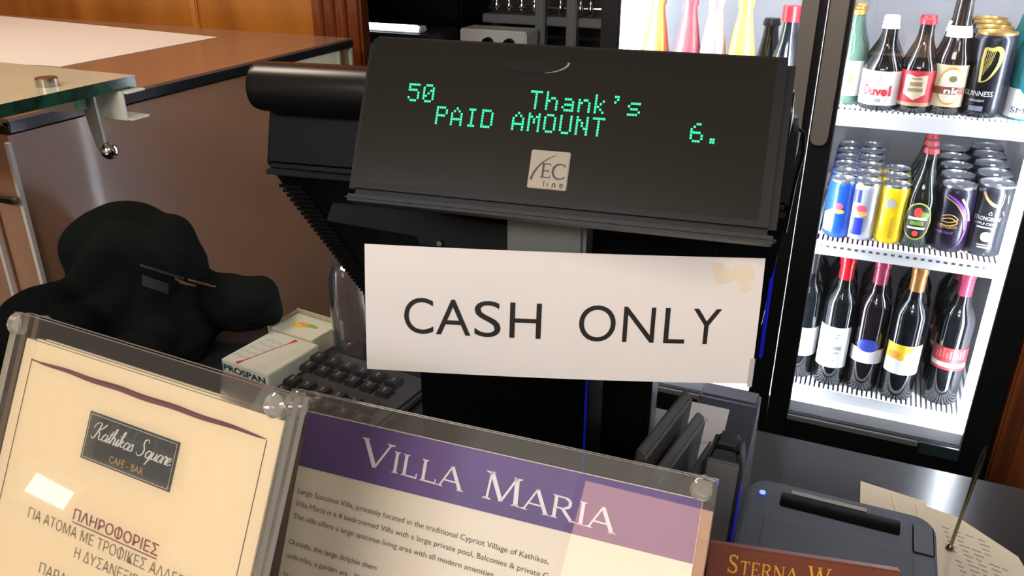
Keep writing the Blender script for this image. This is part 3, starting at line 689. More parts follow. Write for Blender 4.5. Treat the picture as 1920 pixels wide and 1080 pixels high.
b = blob_mesh([((-.895, .755, 1.02), (.095, .085, .115), 10), ((-.845, .765, 1.045), (.055, .07, .080), 0), ((-.92, .64, .985), (.07, .10, .085), 10), ((-.86, .56, .97), (.12, .08, .065), 0),
               ((-.80, .815, .995), (.07, .04, .045), 0), ((-.752, .835, .990), (.042, .032, .042), 0), ((-.81, .74, .97), (.045, .06, .05), 0), ((-.82, .64, .96), (.07, .08, .04), 0)], .006, .017, 13, .94)
jbm = bmesh.new()
for v in b.v: jbm.verts.new(v)
jbm.verts.ensure_lookup_table()
for f_ in b.f: jbm.faces.new([jbm.verts[i] for i in f_])
from mathutils.bvhtree import BVHTree
jtree = BVHTree.FromBMesh(jbm)
def on_cloth(px, py):
    d = (FV + RV*((px-960)/FPX) + UV*((540-py)/FPX)).normalized()
    h = jtree.ray_cast(CAMP, d)
    return h[0]-d*.005-JO if h[0] is not None else None
pr_ = MB()
for (xa, ya, xb, yb, w, m_) in ((262, 494, 345, 520, 5, 0), (266, 515, 316, 532, 20, 0), (328, 520, 350, 530, 5, 1), (336, 527, 368, 534, 4, 1), (352, 522, 392, 532, 4, 1), (370, 529, 405, 536, 3, 1)):
    n_, k_ = 12, max(1, int(w/3))
    for i in range(n_):
        for k in range(k_):
            q = [on_cloth(xa+(xb-xa)*(i+a_)/n_, ya+(yb-ya)*(i+a_)/n_+w*(k+c_)/k_) for a_, c_ in ((0, 0), (1, 0), (1, 1), (0, 1))]
            if all(p is not None for p in q) and max((q[0]-p).length for p in q) < .03: pr_.poly(q, m_)
cl = b.map(lambda v: v-JO).build('cloth', M('black jersey', '#0b0f0f', .95, spec=.12, bump=.3, bump_scale=600), jk, 60)
if pr_.f: pr_.build('printed_mark', [M('cloth grey mark', '#262b2d', .85), M('cloth orange mark', '#6b4630', .85)], jk, 0, norm=False)
# clear plastic dome
dm = empty('plastic_tub', (-.60, .86, .94), 'clear plastic round topped tub standing behind the keyboard, beside the till', 'tub')
b = MB().lathe([(.026, .0), (.027, .004), (.027, .09), (.0255, .115), (.020, .135), (.010, .146), (.0, .149)], 32)
b.build('shell', glass('clear plastic', '#f2f0ee', .05, '#cfd0d8', k=1.6, rough=.06), dm)
dm.location = (-.603, .8425, .9402)

# ================================================================== DISPLAY CASE (left)
CX, CT = -1.0, 1.258
cs = empty('display_case', (-1.5, 1.05, 0), 'brown glossy display case with a glass top, left of the till', 'display case')
CS = Vector((-1.5, 1.05, 0))
brown = M('brown gloss laminate', '#a47d63', .25, coat=.35, noise_amt=.10, noise_scale=3)
b = MB().prism([(.88, 0), (1.47, 0), (1.47, CT-.022), (.70, CT-.022), (.70, .941), (.88, .941)], -2.35, CX, 'x'); b.map(lambda v: v-CS).build('body', brown, cs)
TOP = M('brown tinted glass top', '#8d6a55', .22, coat=.25, noise_amt=.06, noise_scale=2)
b = MB().box((-2.36, .70, CT-.010), (CX+.006, 1.475, CT), .001); b.map(lambda v: v-CS).build('top_glass', TOP, cs)
b = MB().box((CX-.004, .70, CT-.018), (CX+.008, 1.478, CT-.004), .001); b.map(lambda v: v-CS).build('top_edge', M('dark glass edge', '#24262c', .15), cs)
b = MB().box((CX+.0005, 1.18, CT-.078), (CX+.0045, 1.425, CT-.0185)); b.map(lambda v: v-CS).build('mirrored_light_panel', M('mirrored light cream', '#eef0d6', .4), cs)  # pale cream colour imitates mirrored light at the case end
for y in (1.425, 1.468):
    b = MB().box((CX+.0005, y, CT-.095), (CX+.007, y+.006, CT-.0185)); b.map(lambda v: v-CS).build('corner_glass', M('pale green glass edge', '#b6c4b4', .12), cs)
EDGE = M('white glass edge', '#cfcac4', .2)
for (x, y) in ((CX+.001, .697), (CX-.055, .690)):
    b = MB().box((x-.003, y-.003, .941), (x+.003, y+.003, CT-.03)); b.map(lambda v: v-CS).build('glass_edge', EDGE, cs)
b = MB().box((CX-.05, .680, 1.15), (CX+.006, .690, 1.16), .002); b.map(lambda v: v-CS).build('clip', STEEL, cs)
# paper sheet on the case
pp = [at(*q, z=CT+.0006) for q in ((-60, 22), (0, 30), (408, 70), (115, 125), (0, 118), (-60, 113))]
c = Vector((-1.5, 1.2, CT+.0004)); o = empty('paper_sheet', c, 'large white paper sheet lying on the brown display case', 'paper')
b = MB().prism([(p.x-c.x, p.y-c.y) for p in pp], 0, .0008, 'z'); b.build('sheet', M('large white paper', '#e2d8d2', .6), o, 0)

# raised green-edged glass shelf
gs = empty('glass_shelf', (-1.1, .53, .94), 'thick green edged glass shelf on steel fixings, raised beside the display case', 'shelf')
GO = Vector((-1.1, .53, .94))
GGL = glass('pale green glass', '#f3ecc8', .62, '#f0e8ca', k=1.0)  # cream haze imitates ceiling light reflected on the slab
GE = M('green glass edge', '#0a3a2c', .1, spec=.6, noise_amt=.8, noise_scale=55)
x0, x1, y0, y1, z0, z1 = -1.30, -.714, .38, .655, 1.328, 1.340
b = MB().add([(x0, y0, z0), (x1, y0, z0), (x1, y1, z0), (x0, y1, z0), (x0, y0, z1), (x1, y0, z1), (x1, y1, z1), (x0, y1, z1)], [(0, 3, 2, 1), (4, 5, 6, 7)], 0)
b.add([(x0, y0, z0), (x1, y0, z0), (x1, y1, z0), (x0, y1, z0), (x0, y0, z1), (x1, y0, z1), (x1, y1, z1), (x0, y1, z1)], [(0, 1, 5, 4), (1, 2, 6, 5), (2, 3, 7, 6), (3, 0, 4, 7)], 1)
b.map(lambda v: v-GO).build('pane', [GGL, GE], gs, 0)
b = MB().lathe([(0, .0085), (.0095, .0085), (.0105, .0075), (.0105, 0)], 20, 0, None, (-.748, .578, 1.340)).lathe([(.004, -.02), (.004, 0)], 12, 0, None, (-.755, .572, 1.340))
b.map(lambda v: v-GO).build('bolt', STEEL, gs)
b = MB(); b.box((-.86, .630, 1.298), (-.709, .632, 1.3275)); b.box((-.86, .632, 1.298), (-.703, .655, 1.300)); b.box((-.86, .632, 1.3255), (-.703, .655, 1.3275))
b.map(lambda v: v-GO).build('channel', M('pale metal channel', '#cfd4c8', .4), gs)
b = MB().lathe([(.006, -.013), (.006, 0)], 16, 0, None, (-.735, .60, 1.3275)); b.map(lambda v: v-GO).build('sleeve', M('green sleeve', '#7fc0aa', .3), gs)
b = MB().prism([(-.742, 1.3275), (-.722, 1.3275), (-.719, 1.272), (-.731, 1.272)], .604, .609, 'y', .001); b.map(lambda v: v-GO).build('arm', M('satin steel', '#8f948c', .35, .6), gs)
b = MB().sphere((-.713, .604, 1.272), .0088, 0, 20); b.map(lambda v: v-GO).build('ball_fixing', CHROME, gs)
b = MB().sphere((-.727, .612, 1.271), (.008, .006, .009), 0, 20); b.map(lambda v: v-GO).build('ball_fixing', STEEL, gs)
for y in (.42, .62):
    b = MB().lathe([(.02, 0), (.02, .004), (.008, .006), (.008, .388)], 16, 0, None, (-1.2, y, .94)); b.map(lambda v: v-GO).build('post', STEEL, gs)

# ================================================================== BACK BAR EQUIPMENT
bk = empty('back_bar_unit', (-1.0, 2.4, 0), 'dark grey back bar unit with a rail, left of the fridge', 'bar unit')
BO = Vector((-1.0, 2.4, 0)); SG = M('mid grey metal', '#74787a', .4, .2)  # even grey for the rail fittings
b = MB().box((-1.75, 2.30, 0), (-.52, 2.70, 1.13), .005); b.box((-1.75, 2.50, 1.13), (-.52, 2.70, 2.0)); b.map(lambda v: v-BO).build('cabinet', M('deep grey cabinet', '#303233', .5), bk)
b = MB().box((-1.10, 2.32, 1.190), (-.60, 2.50, 1.215), .003); b.map(lambda v: v-BO).build('shelf', SG, bk)
for x in (-.925, -.83):
    b = MB().box((x, 2.30, 1.13), (x+.03, 2.33, 1.55), .003); b.map(lambda v: v-BO).build('upright', SG, bk)
b = MB().tube([(-1.09, 2.34, 1.232), (-.70, 2.34, 1.240)], .005); b.map(lambda v: v-BO).build('rail', STEEL, bk)
for i, x in enumerate((-1.06, -1.02, -.98, -.94, -.90, -.86, -.80, -.77, -.73)):
    b = MB().lathe([(.004, -.03), (.008, -.022), (.009, -.008), (.005, .0), (.004, .012), (0, .014)], 12, 0, None, (x, 2.336, 1.249)); b.map(lambda v: v-BO).build('pourer', CHROME, bk)
b = MB().box((-1.55, 2.28, 1.13), (-1.15, 2.50, 1.26), .01); b.map(lambda v: v-BO).build('black_box', BLACK, bk)
mc = empty('control_panel', (-1.0, 2.22, 1.13), 'white appliance front with two round black knobs, behind the till display', 'appliance')
b = MB().box((-.11, -.03, 0.001), (.095, .06, .058), .004); b.build('panel', M('appliance white', '#c9cbc6', .4), mc)
for x in (-.02, .045):
    b = MB().lathe([(0, .018), (.013, .018), (.016, .014), (.017, 0)], 20, 0, Matrix.Translation((x, -.03, .022)) @ Matrix.Rotation(R(90), 4, 'X')); b.build('knob', BLACK, mc)
b = MB().box((-1.115, 2.19, 0), (-.90, 2.30, 1.1305), .004); o = b.build('machine_base', M('machine grey', '#333536', .5)); 
o.location = (0, 0, 0); tag(o, 'dark grey machine cabinet carrying the white knob panel', 'appliance')
tl = empty('tube_light', (-1.275, 2.10, 1.183), 'bright white strip lamp glowing left of the till display top', 'lamp')
b = MB().box((-.14, -.02, .0), (.10, .02, .018), .004); b.build('housing', WHITE, tl)
b = MB().box((-.135, -.024, .004), (.095, -.019, .022), .002); b.build('diffuser', M('cool white lamp', '#f4f8ff', emit=5), tl)
o = MB().box((-1.45, 2.06, 0), (-1.145, 2.25, 1.182), .004).build('side_cupboard', M('cupboard charcoal', '#2c2d2e', .5)); tag(o, 'charcoal side cupboard under the white strip lamp', 'cupboard')

# ================================================================== DRINKS FRIDGE
FZ = Vector((-.09, 1.75, 0))
fr = empty('drinks_fridge', FZ, 'black two door glass fridge with white lit shelves of drinks', 'fridge')
FB = M('fridge black', '#0e0f11', .35)
LINER = M('fridge liner grey', '#9b9a9c', .45, noise_amt=.06, noise_scale=5)
LINW = M('fridge shelf white', '#f3f5f8', .35)
XL, XR, YF, YB, ZB, ZT = -.47, .30, 1.50, 2.06, .50, 1.85
b = MB()
b.box((XL, YF+.01, 0), (XL+.025, YB, ZT)); b.box((XR-.02, YF+.01, 0), (XR, YB, ZT)); b.box((XL, YF+.01, ZT), (XR, YB, ZT+.06)); b.box((XL, YF+.01, 0), (XR, YB, ZB)); b.box((XL, YB-.02, 0), (XR, YB, ZT))
b.map(lambda v: v-FZ).build('cabinet', FB, fr)
b = MB().box((XL+.025, 2.02, ZB), (XR-.02, 2.04, ZT)); b.map(lambda v: v-FZ).build('back_liner', LINER, fr)
for xa, xb in ((XR-.024, XR-.0195), (XL+.0245, XL+.029)):
    b = MB().box((xa, YF+.05, ZB), (xb, 2.02, ZT)); b.map(lambda v: v-FZ).build('side_liner', LINW, fr)
def shelf(x0, x1, z, holes, y0=1.54):
    g = MB()
    n = int((x1-x0)/.0085)
    for i in range(n+1):
        x = x0+(x1-x0)*i/n; g.box((x-.0025, y0+.004, z-.004), (x+.0025, 2.0, z-.0005))
    for y in (1.6, 1.75, 1.9, 1.99): g.box((x0, y-.002, z-.008), (x1, y+.002, z-.004))
    g.map(lambda v: v-FZ); so_ = g.build('wire_shelf', LINW, fr, 0)
    l_ = MB().box((x0, y0, z-.028), (x1, y0+.005, z-.001), .001).map(lambda v: v-FZ).build('front_lip', LINW, so_)
    if holes:
        h = MB()
        for i in range(26):
            x = x0+.008+(x1-x0-.02)*i/25; h.box((x-.0030, y0-.0008, z-.0125), (x+.0030, y0+.001, z-.0085))
        h.map(lambda v: v-FZ).build('lip_slots', M('slot grey', '#4a4b50', .6), so_, 0)
for x0, x1, zs in ((-.065, .262, (1.183, .942)), (-.440, -.104, (1.055, .80))):
    for z in zs: shelf(x0, x1, z, z == .942)
b = MB().box((-.44, 1.512, .501), (.272, 2.0, .612)); b.map(lambda v: v-FZ).build('floor_liner', LINW, fr)
b = MB()
for i in range(80):
    x = -.435+.70*i/79; b.box((x-.0026, 1.545, .612), (x+.0026, 2.0, .632))
b.box((-.44, 1.538, .612), (.272, 1.542, .634)); b.map(lambda v: v-FZ).build('floor_rack', LINW, fr, 0)
b = MB().box((-.103, 1.53, ZB), (-.091, 2.02, ZT)); b.map(lambda v: v-FZ).build('divider', LINER, fr)
LED = M('cool white strip', '#f2f6ff', emit=60)
for x0, x1 in ((.240, .257), (-.436, -.405), (-.0705, -.058), (-.126, -.112)):  # last strip hidden behind the frame, added to brighten the left chamber
    b = MB().box((x0, 1.520, .60), (x1, 1.534, ZT-.02), .003); b.map(lambda v: v-FZ).build('light_strip', LED, fr)
b = MB().box((-.065, 1.56, ZT-.03), (.27, 1.60, ZT-.01)); b.box((-.43, 1.56, ZT-.03), (-.09, 1.60, ZT-.01)); b.map(lambda v: v-FZ).build('top_light', LED, fr)
for (a0, a1, w0, w1) in ((XL, -.0925, -.436, -.130), (-.0905, .297, -.053, .2525)):
    d = MB()
    d.box((a0, 1.485, ZB-.02), (w0, YF+.008, ZT+.03), .002); d.box((w1, 1.485, ZB-.02), (a1, YF+.008, ZT+.03), .002)
    d.box((w0, 1.485, ZB-.02), (w1, YF+.008, .592), .002); d.box((w0, 1.485, ZT-.03), (w1, YF+.008, ZT+.03), .002)
    do = d.map(lambda v: v-FZ).build('door', FB, fr)
    p_ = MB().box((w0, 1.492, .592), (w1, 1.496, ZT-.03)); p_.map(lambda v: v-FZ).build('pane', DOORGLASS, do, 0)
    e = MB(); e.box((w1-.002, 1.488, .592), (w1+.0012, 1.4905, ZT-.03)); e.box((w0-.0012, 1.488, .592), (w0+.002, 1.4905, ZT-.03))
    e.map(lambda v: v-FZ).build('glass_trim', M('grey trim', '#8a8d92', .25, .5), do, 0)
    e = MB().box((w0, 1.4835, .583), (w1-.07, 1.4885, .594), .001); e.map(lambda v: v-FZ).build('bottom_trim', M('grey trim', '#8a8d92', .25, .5), do)
    hx0, hx1 = (-.128, -.103) if a0 < -.2 else (-.0865, -.0590)
    hp = rrect(hx0, 1.137, hx1, 1.80, .0123, 8)
    h = MB().prism(hp, 1.455, 1.4705, 'y', .003); 
    for z in (1.17, 1.77): h.box(((hx0+hx1)/2-.006, 1.470, z-.006), ((hx0+hx1)/2+.006, 1.486, z+.006))
    h.map(lambda v: v-FZ).build('handle', M('grey handle', '#77736c', .4, .35), do)
b = MB().box((.185, 1.4805, .572), (.2525, 1.4865, .596), .001); b.map(lambda v: v-FZ).build('corner_plate', M('dark teal plate', '#26343a', .35), fr)

# ---- drinks
def cyl_map(mb, r, rot=0.0):
    """(u, z, w) -> on a cylinder of radius r+w whose front faces -Y"""
    def f(v):
        a = -math.pi/2+v.x/r+rot; rr = r+v.z
        return Vector((rr*math.cos(a), rr*math.sin(a), v.y))
    return mb.map(f)
def colshape(mb, u0, u1, lo, hi, w, m=0, n=14):
    for i in range(n):
        a, c_ = u0+(u1-u0)*i/n, u0+(u1-u0)*(i+1)/n
        mb.poly([(a, lo(a), w), (c_, lo(c_), w), (c_, hi(c_), w), (a, hi(a), w)], m)
    return mb
def ell(mb, u, z, a, b_, w, m=0):
    g = lambda x: b_*math.sqrt(max(0, 1-((x-u)/a)**2))
    return colshape(mb, u-a, u+a, lambda x: z-g(x), lambda x: z+g(x), w, m)
def bar(mb, u0, u1, z0, z1, w, m=0): return colshape(mb, u0, u1, lambda x: z0, lambda x: z1, w, m)
BG = M('brown black glass', '#0d0a08', .06, coat=.5); GG = M('green black glass', '#0b1410', .06, coat=.5); PG = M('pale green bottle glass', '#4a6655', .08, coat=.5)
LWHITE = M('label white', '#efefed', .5); LRED = M('label red', '#b3202c', .5); GOLDF = M('gold foil', '#b58a3e', .3, .6)
CAN_TOP = M('can aluminium', '#c4c8cc', .25, .9)
def bottle(name, loc, h, r, neck, glassm, capm, label, cat='bottle', shoulder=.55, bodyfrac=.5, group=None, capfrac=.06, wine=False):
    o = empty(name, loc, label, cat, group)
    nb = neck
    if wine:
        prof = [(0, .004), (r*.6, .002), (r*.95, .0), (r, .005), (r, h*.62), (r*.96, h*.66), (r*.78, h*.71), (r*.5, h*.76), (nb*1.15, h*.80), (nb, h*.84), (nb, h*.985), (0, h*.985)]
    else:
        prof = [(0, .004), (r*.6, .002), (r*.92, .0), (r, .006), (r, h*bodyfrac), (r*.95, h*(bodyfrac+.05)), (r*.75, h*(bodyfrac+.14)), (nb*1.35, h*(bodyfrac+.25)), (nb*1.1, h*(bodyfrac+.33)), (nb, h*.93), (nb, h*.985), (0, h*.985)]
    MB().lathe(prof, 28).build('glass_body', glassm, o, 50)
    if wine:
        MB().lathe([(nb*1.04, h*.80), (nb*1.06, h*.83), (nb*1.06, h*.95), (nb*1.14, h*.955), (nb*1.14, h*.985), (nb*1.0, h), (0, h)], 20).build('foil', capm, o)
    else:
        MB().lathe([(nb*1.16, h*.945), (nb*1.24, h*.95), (nb*1.2, h*.965), (nb*1.05, h*.995), (0, h)], 20).build('cap', capm, o)
    return o
def label_band(o, r, z0, z1, mat, half, rot=0.0, name='label'):
    a = half/r
    m = MB().lathe([(r+.0005, z0), (r+.0005, z1)], 24, 0, None, (0, 0, 0), -math.pi/2-a+rot, -math.pi/2+a+rot)
    return m.build(name, mat, o, 60)
def column(first, n, dy, labs, drift=0.0):
    """copies of a drink standing behind it"""
    for i in range(1, n):
        c_ = copy_tree(first); c_.location = first.location+Vector((drift*i, dy*i, 0)); c_['label'] = labs % ORD[i]
ORD = ['front', 'second', 'third', 'fourth', 'fifth', 'sixth', 'last']
Z1, Z2, Z3 = 1.183, .942, .632

# top shelf, right door
o = bottle('wine_bottle', (-.050, 1.612, Z1), .158, .028, .0115, PG, GOLDF, 'pale green bottle with gold cap half behind the fridge frame, top shelf', bodyfrac=.5, group='bottles on the top shelf')
label_band(o, .028, .015, .075, M('grey label', '#b7b5ad', .5), .03); b = MB(); ell(b, .004, .045, .008, .009, .0008); cyl_map(b, .028).build('label_print', M('label green', '#7d9a4e', .5), o, 0)
column(o, 3, .058, '%s pale green bottle with gold cap from the front, top shelf at left', .0)
o = bottle('beer_bottle', (.0075, 1.585, Z1), .140, .0325, .0120, BG, M('cream cap', '#d8d0bd', .4), 'squat dark beer bottle with a white label and red letters', bodyfrac=.46, group='bottles on the top shelf')
label_band(o, .0325, .009, .066, LWHITE, .042, -.1)
b = MB(); text(b, 'D', -.027, .026, .017, .0095, .0014, .03); text(b, 'uve', -.017, .026, .0155, .028, .0014, .035); text(b, 'l', .0135, .026, .017, .004, .0014, .03)
cyl_map(b, .0325, .02).build('label_lettering', M('letter red', '#c8202a', .5), o, 0)
b = MB(); ell(b, -.004, .053, .006, .005, .0014); bar(b, -.007, .006, .015, .021, .0012); cyl_map(b, .0325, -.1).build('crest', M('crest grey', '#8b8d92', .5), o, 0)
column(o, 3, .068, '%s squat dark beer bottle behind the white labelled one, top shelf')
o = bottle('beer_bottle', (.063, 1.585, Z1), .150, .0300, .0115, BG, M('red cap', '#a3202e', .35), 'dark beer bottle with a red label and red cap, top shelf', bodyfrac=.46, group='bottles on the top shelf')
label_band(o, .0300, .012, .070, LRED, .040, -.05); label_band(o, .0302, .012, .018, M('label tan', '#b89a72', .5), .040, -.05, 'label_edge')
b = MB(); sh = lambda u: .026+.010*abs(u+.001)/.017-.004
colshape(b, -.018, .016, sh, lambda u: .062-.0015*math.cos(u*250), .0012); cyl_map(b, .030, -.05).build('shield', M('shield cream', '#cdbfa4', .5), o, 0)
b = MB(); bar(b, -.010, .009, .045, .052, .0018); bar(b, -.012, .011, .036, .042, .0018); bar(b, -.008, .007, .056, .059, .0018); cyl_map(b, .030, -.05).build('shield_print', M('shield brown', '#8a7350', .5), o, 0)
column(o, 2, .065, '%s dark beer bottle with red cap, behind the red labelled one', .002)
o = bottle('beer_bottle', (.112, 1.59, Z1), .196, .0300, .0125, M('brown bottle glass', '#20120d', .06, coat=.5), M('gold cap', '#b59a55', .35), 'tall brown beer bottle with cream and brown oval label, top shelf', bodyfrac=.42, group='bottles on the top shelf')
label_band(o, .0300, .014, .082, M('label cream', '#d9cda6', .5), .030, -.1)
b = MB(); ell(b, .004, .048, .021, .031, .0011, 0); ell(b, .004, .048, .018, .027, .0016, 1); bar(b, -.022, .026, .035, .047, .0021, 2); ell(b, .006, .060, .006, .005, .0022, 3)
cyl_map(b, .030, -.1).build('label_print', [M('label gold', '#c6a24a', .5), M('label pale', '#e4dcc8', .5), M('label brown', '#7a3a24', .5), M('label olive', '#6f6f3a', .5)], o, 0)
b = MB(); text(b, 'nk', -.004, .0365, .0095, .022, .0028, .03); cyl_map(b, .030, -.1).build('label_lettering', LWHITE, o, 0)
MB().lathe([(.0205, .124), (.0185, .134), (.0165, .142)], 24).map(lambda v: v*1.0).build('neck_label', M('label pale', '#e4dcc8', .5), o)
column(o, 2, .065, '%s tall brown beer bottle, behind the oval labelled one', .002)

def can(name, loc, h, r, mat, label, group=None, top=CAN_TOP):
    o = empty(name, loc, label, 'can', group)
    MB().lathe([(0, .003), (r*.75, .002), (r*.8, 0), (r*.97, .006), (r, .010), (r, h-.012), (r*.93, h-.005), (r*.88, h-.003)], 28).build('can_body', mat, o, 50)
    b_ = MB().lathe([(r*.90, h-.004), (r*.90, h), (r*.85, h), (r*.82, h-.003), (0, h-.003)], 28)
    b_.box((-.004, -.010, h-.003), (.004, .006, h-.0015), .0005); b_.build('can_lid', top, o, 40)
    return o
BLK = M('can black', '#12131c', .25, .3)
o = can('beer_can', (.167, 1.59, Z1), .135, .0325, BLK, 'black beer can with a gold harp and gold lid, top shelf', 'cans on the top shelf', M('gold lid', '#b08a45', .3, .7))
b = MB()
def stroke(mb, pts, w, z, m=0):
    ribbon(mb, catmull(pts, 8), (lambda d, t: w) if not callable(w) else w, z, m)
stroke(b, [(-.008, .112), (.002, .110), (.010, .112), (.016, .104), (.014, .085), (.004, .064), (-.006, .058)], lambda d, t: .0062*math.sin(math.pi*min(.95, t+.12))+.001, .0012)
stroke(b, [(-.008, .112), (-.009, .090), (-.007, .058)], .0038, .0013)
for i in range(6): stroke(b, [(-.006+.0026*i, .109), (-.0062+.0018*i, .066+.004*i)], .0007, .0014)
cyl_map(b, .0325, -.2).build('harp_emblem', M('harp gold', '#c7b25a', .4), o, 0)
b = MB(); text(b, 'GUINNESS', -.028, .036, .0085, .044, .0012, .0); text(b, 'DRAUGHT', -.016, .027, .0035, .022, .0012, .0); cyl_map(b, .0325, -.2).build('lettering', M('can cream ink', '#d8d5c8', .5), o, 0)
b = MB(); bar(b, -.015, .006, .012, .020, .0012); cyl_map(b, .0325, -.2).build('small_print', M('can grey ink', '#6d7285', .5), o, 0)
column(o, 4, .0675, '%s black beer can with gold lid, in the column behind the harp can', .001)
TEAL = M('teal sleeve', '#0f6b6b', .25)
o = bottle('mixer_bottle', (.232, 1.592, Z1), .168, .0310, .0150, TEAL, CAN_TOP, 'teal drink bottle with a white lower label at the right end, top shelf', bodyfrac=.62, group='bottles on the top shelf')
label_band(o, .031, .004, .050, LWHITE, .05)
b = MB(); ell(b, .004, .068, .020, .028, .0009); cyl_map(b, .031, -.2).build('oval', M('deep teal', '#0a5660', .4), o, 0)
b = MB(); text(b, 'SMI', -.026, .012, .010, .026, .0012, 0); text(b, 'I', -.008, .030, .010, .002, .0012, 0); cyl_map(b, .031).build('label_lettering', NAVY, o, 0)
b = MB(); text(b, 'S', -.004, .103, .010, .008, .0012, .02); cyl_map(b, .031).build('upper_lettering', LWHITE, o, 0)
column(o, 3, .066, '%s teal drink bottle from the front, top shelf at right end')

# middle shelf, right door
RBB = M('can blue', '#1848a8', .25, .3); RBS = M('can silver', '#c2c8d6', .25, .5); YEL = M('can yellow', '#e8c40a', .3, .2)
DPU = M('can dark purple', '#1b1526', .28, .3); DGR = M('can dark grey', '#23242a', .28, .3)
def energy(o, r, mark, blue):
    b = MB(); ell(b, .000, .062, .009, .006, .0010, 0); ell(b, .002, .052, .010, .004, .0010, 1)
    cyl_map(b, r, -.1).build('emblem', [M('emblem red', '#c8354a', .5), M('emblem orange', '#e08a3a', .5)], o, 0)
o = can('drink_can', (-.024, 1.585, Z2), .108, .0255, RBB, 'slim blue energy drink can with red emblem, front left of middle shelf', 'cans on the middle shelf')
energy(o, .0255, 0, 1)
b = MB(); colshape(b, -.030, -.010, lambda u: .012, lambda u: .045+.6*(u+.03), .0008); cyl_map(b, .0255).build('silver_panel', M('panel silver', '#aab4c8', .3, .4), o, 0)
column(o, 6, .0535, '%s slim blue energy can from the front, leftmost column of middle shelf', -.0005)
o = can('drink_can', (.0155, 1.588, Z2), .108, .0265, RBS, 'slim silver energy drink can with blue panels, front of middle shelf', 'cans on the middle shelf')
energy(o, .0265, 0, 0)
b = MB(); colshape(b, -.014, .006, lambda u: .012, lambda u: .044, .0008); colshape(b, -.016, -.004, lambda u: .072, lambda u: .096, .0008); cyl_map(b, .0265, -.1).build('blue_panel', M('panel blue', '#2a35b0', .3, .3), o, 0)
column(o, 6, .055, '%s slim silver energy can from the front, second column of middle shelf', .0)
o = can('drink_can', (.0645, 1.590, Z2), .108, .0260, YEL, 'slim yellow drink can with a grey diamond, front of middle shelf', 'cans on the middle shelf')
b = MB(); b_ = .0; colshape(b, -.012, .008, lambda u: .066+.9*abs(u+.002), lambda u: .088-.9*abs(u+.002), .0009)
cyl_map(b, .026, -.1).build('diamond', M('diamond grey', '#9a9a90', .4), o, 0)
b = MB()
for i, ch in enumerate('GUARANA'[:0]): pass
bar(b, .002, .007, .012, .052, .0009); cyl_map(b, .026, -.1).build('small_print', M('mustard print', '#b59612', .5), o, 0)
column(o, 3, .054, '%s slim yellow can from the front, middle shelf')
o = bottle('cider_bottle', (.1085, 1.592, Z2), .178, .0275, .0105, GG, M('crown red', '#a8323a', .4), 'dark cider bottle with an oval green label, middle shelf', bodyfrac=.48, group='bottles on the middle shelf')
b = MB(); ell(b, 0, .050, .0235, .0345, .0008, 0); ell(b, 0, .050, .0215, .0320, .0013, 1); ell(b, -.001, .067, .0065, .009, .0018, 2); bar(b, -.015, .015, .053, .058, .0018, 3); bar(b, -.014, .014, .036, .040, .0018, 3); bar(b, -.011, .011, .043, .051, .0018, 4); ell(b, .0, .028, .005, .005, .0018, 2); colshape(b, .004, .017, lambda u: .058, lambda u: .070-.3*(u-.004), .0017, 4)
cyl_map(b, .0275, -.05).build('oval_label', [M('lime rim', '#b9bd4a', .45), M('label black', '#141a12', .45), M('strawberry red', '#d8413a', .5), LWHITE, M('leaf green', '#6f9a3a', .5)], o, 0)
column(o, 4, .058, '%s dark cider bottle from the front, behind the oval green label', .002)
o = can('cider_can', (.1640, 1.594, Z2), .119, .0310, DPU, 'tall dark purple cider can with purple and gold swoosh, middle shelf', 'cans on the middle shelf')
b = MB()
stroke(b, [(-.020, .106), (.0, .094), (.016, .070), (.022, .045), (.016, .020), (.0, .006)], lambda d, t: .0062*math.sin(math.pi*min(.97, t+.1)), .0010, 0)
stroke(b, [(-.022, .101), (-.002, .090), (.013, .068), (.019, .045)], .0016, .0012, 1)
stroke(b, [(.006, .100), (.018, .082), (.026, .060)], .0035, .0010, 2)
cyl_map(b, .031).build('swoosh', [M('violet ink', '#6b3aa0', .4), M('gold ink', '#c29a4e', .4), LWHITE], o, 0)
b = MB()
for dy in (0, .006): stroke(b, [(-.016, .066-dy), (-.002, .070-dy), (.009, .062-dy), (-.004, .056-dy), (-.016, .057-dy)], .0016, .0012)
text(b, 'STRONGBOW', -.022, .045, .0062, .032, .0012, 0); cyl_map(b, .031, -.1).build('lettering', M('gold ink', '#c29a4e', .4), o, 0)
b = MB(); text(b, 'DARK FRUIT', -.024, .035, .0042, .030, .0012, 0); cyl_map(b, .031, -.1).build('small_lettering', M('lilac ink', '#9a7ac8', .4), o, 0)
column(o, 5, .0645, '%s purple cider can from the front, middle shelf', .0)
o = can('cider_can', (.2215, 1.596, Z2), .128, .0320, DGR, 'tall dark grey cider can with copper swoosh, right end of middle shelf', 'cans on the middle shelf')
b = MB()
stroke(b, [(-.020, .116), (-.012, .104), (.000, .096), (.010, .096), (.012, .116)], lambda d, t: .0045 if t < .75 else .0015, .0010)
stroke(b, [(-.018, .112), (-.008, .099), (.002, .093)], .003, .0010); stroke(b, [(.018, .114), (.020, .100)], .0016, .0010); stroke(b, [(.015, .086), (.018, .078)], .0014, .0010)
cyl_map(b, .032, -.05).build('copper_mark', M('copper ink', '#c08a5c', .4), o, 0)
b = MB(); text(b, 'STRONGBOW', -.026, .067, .0072, .042, .0012, 0); text(b, 'APPLE CIDER', -.023, .059, .0042, .036, .0012, 0); bar(b, -.018, .010, .053, .0555, .0012)
stroke(b, [(-.004, .079), (-.001, .083), (.001, .079), (-.001, .077), (-.004, .079)], .0008, .0012)
cyl_map(b, .032, -.1).build('lettering', M('can white ink', '#d6d6d2', .5), o, 0)
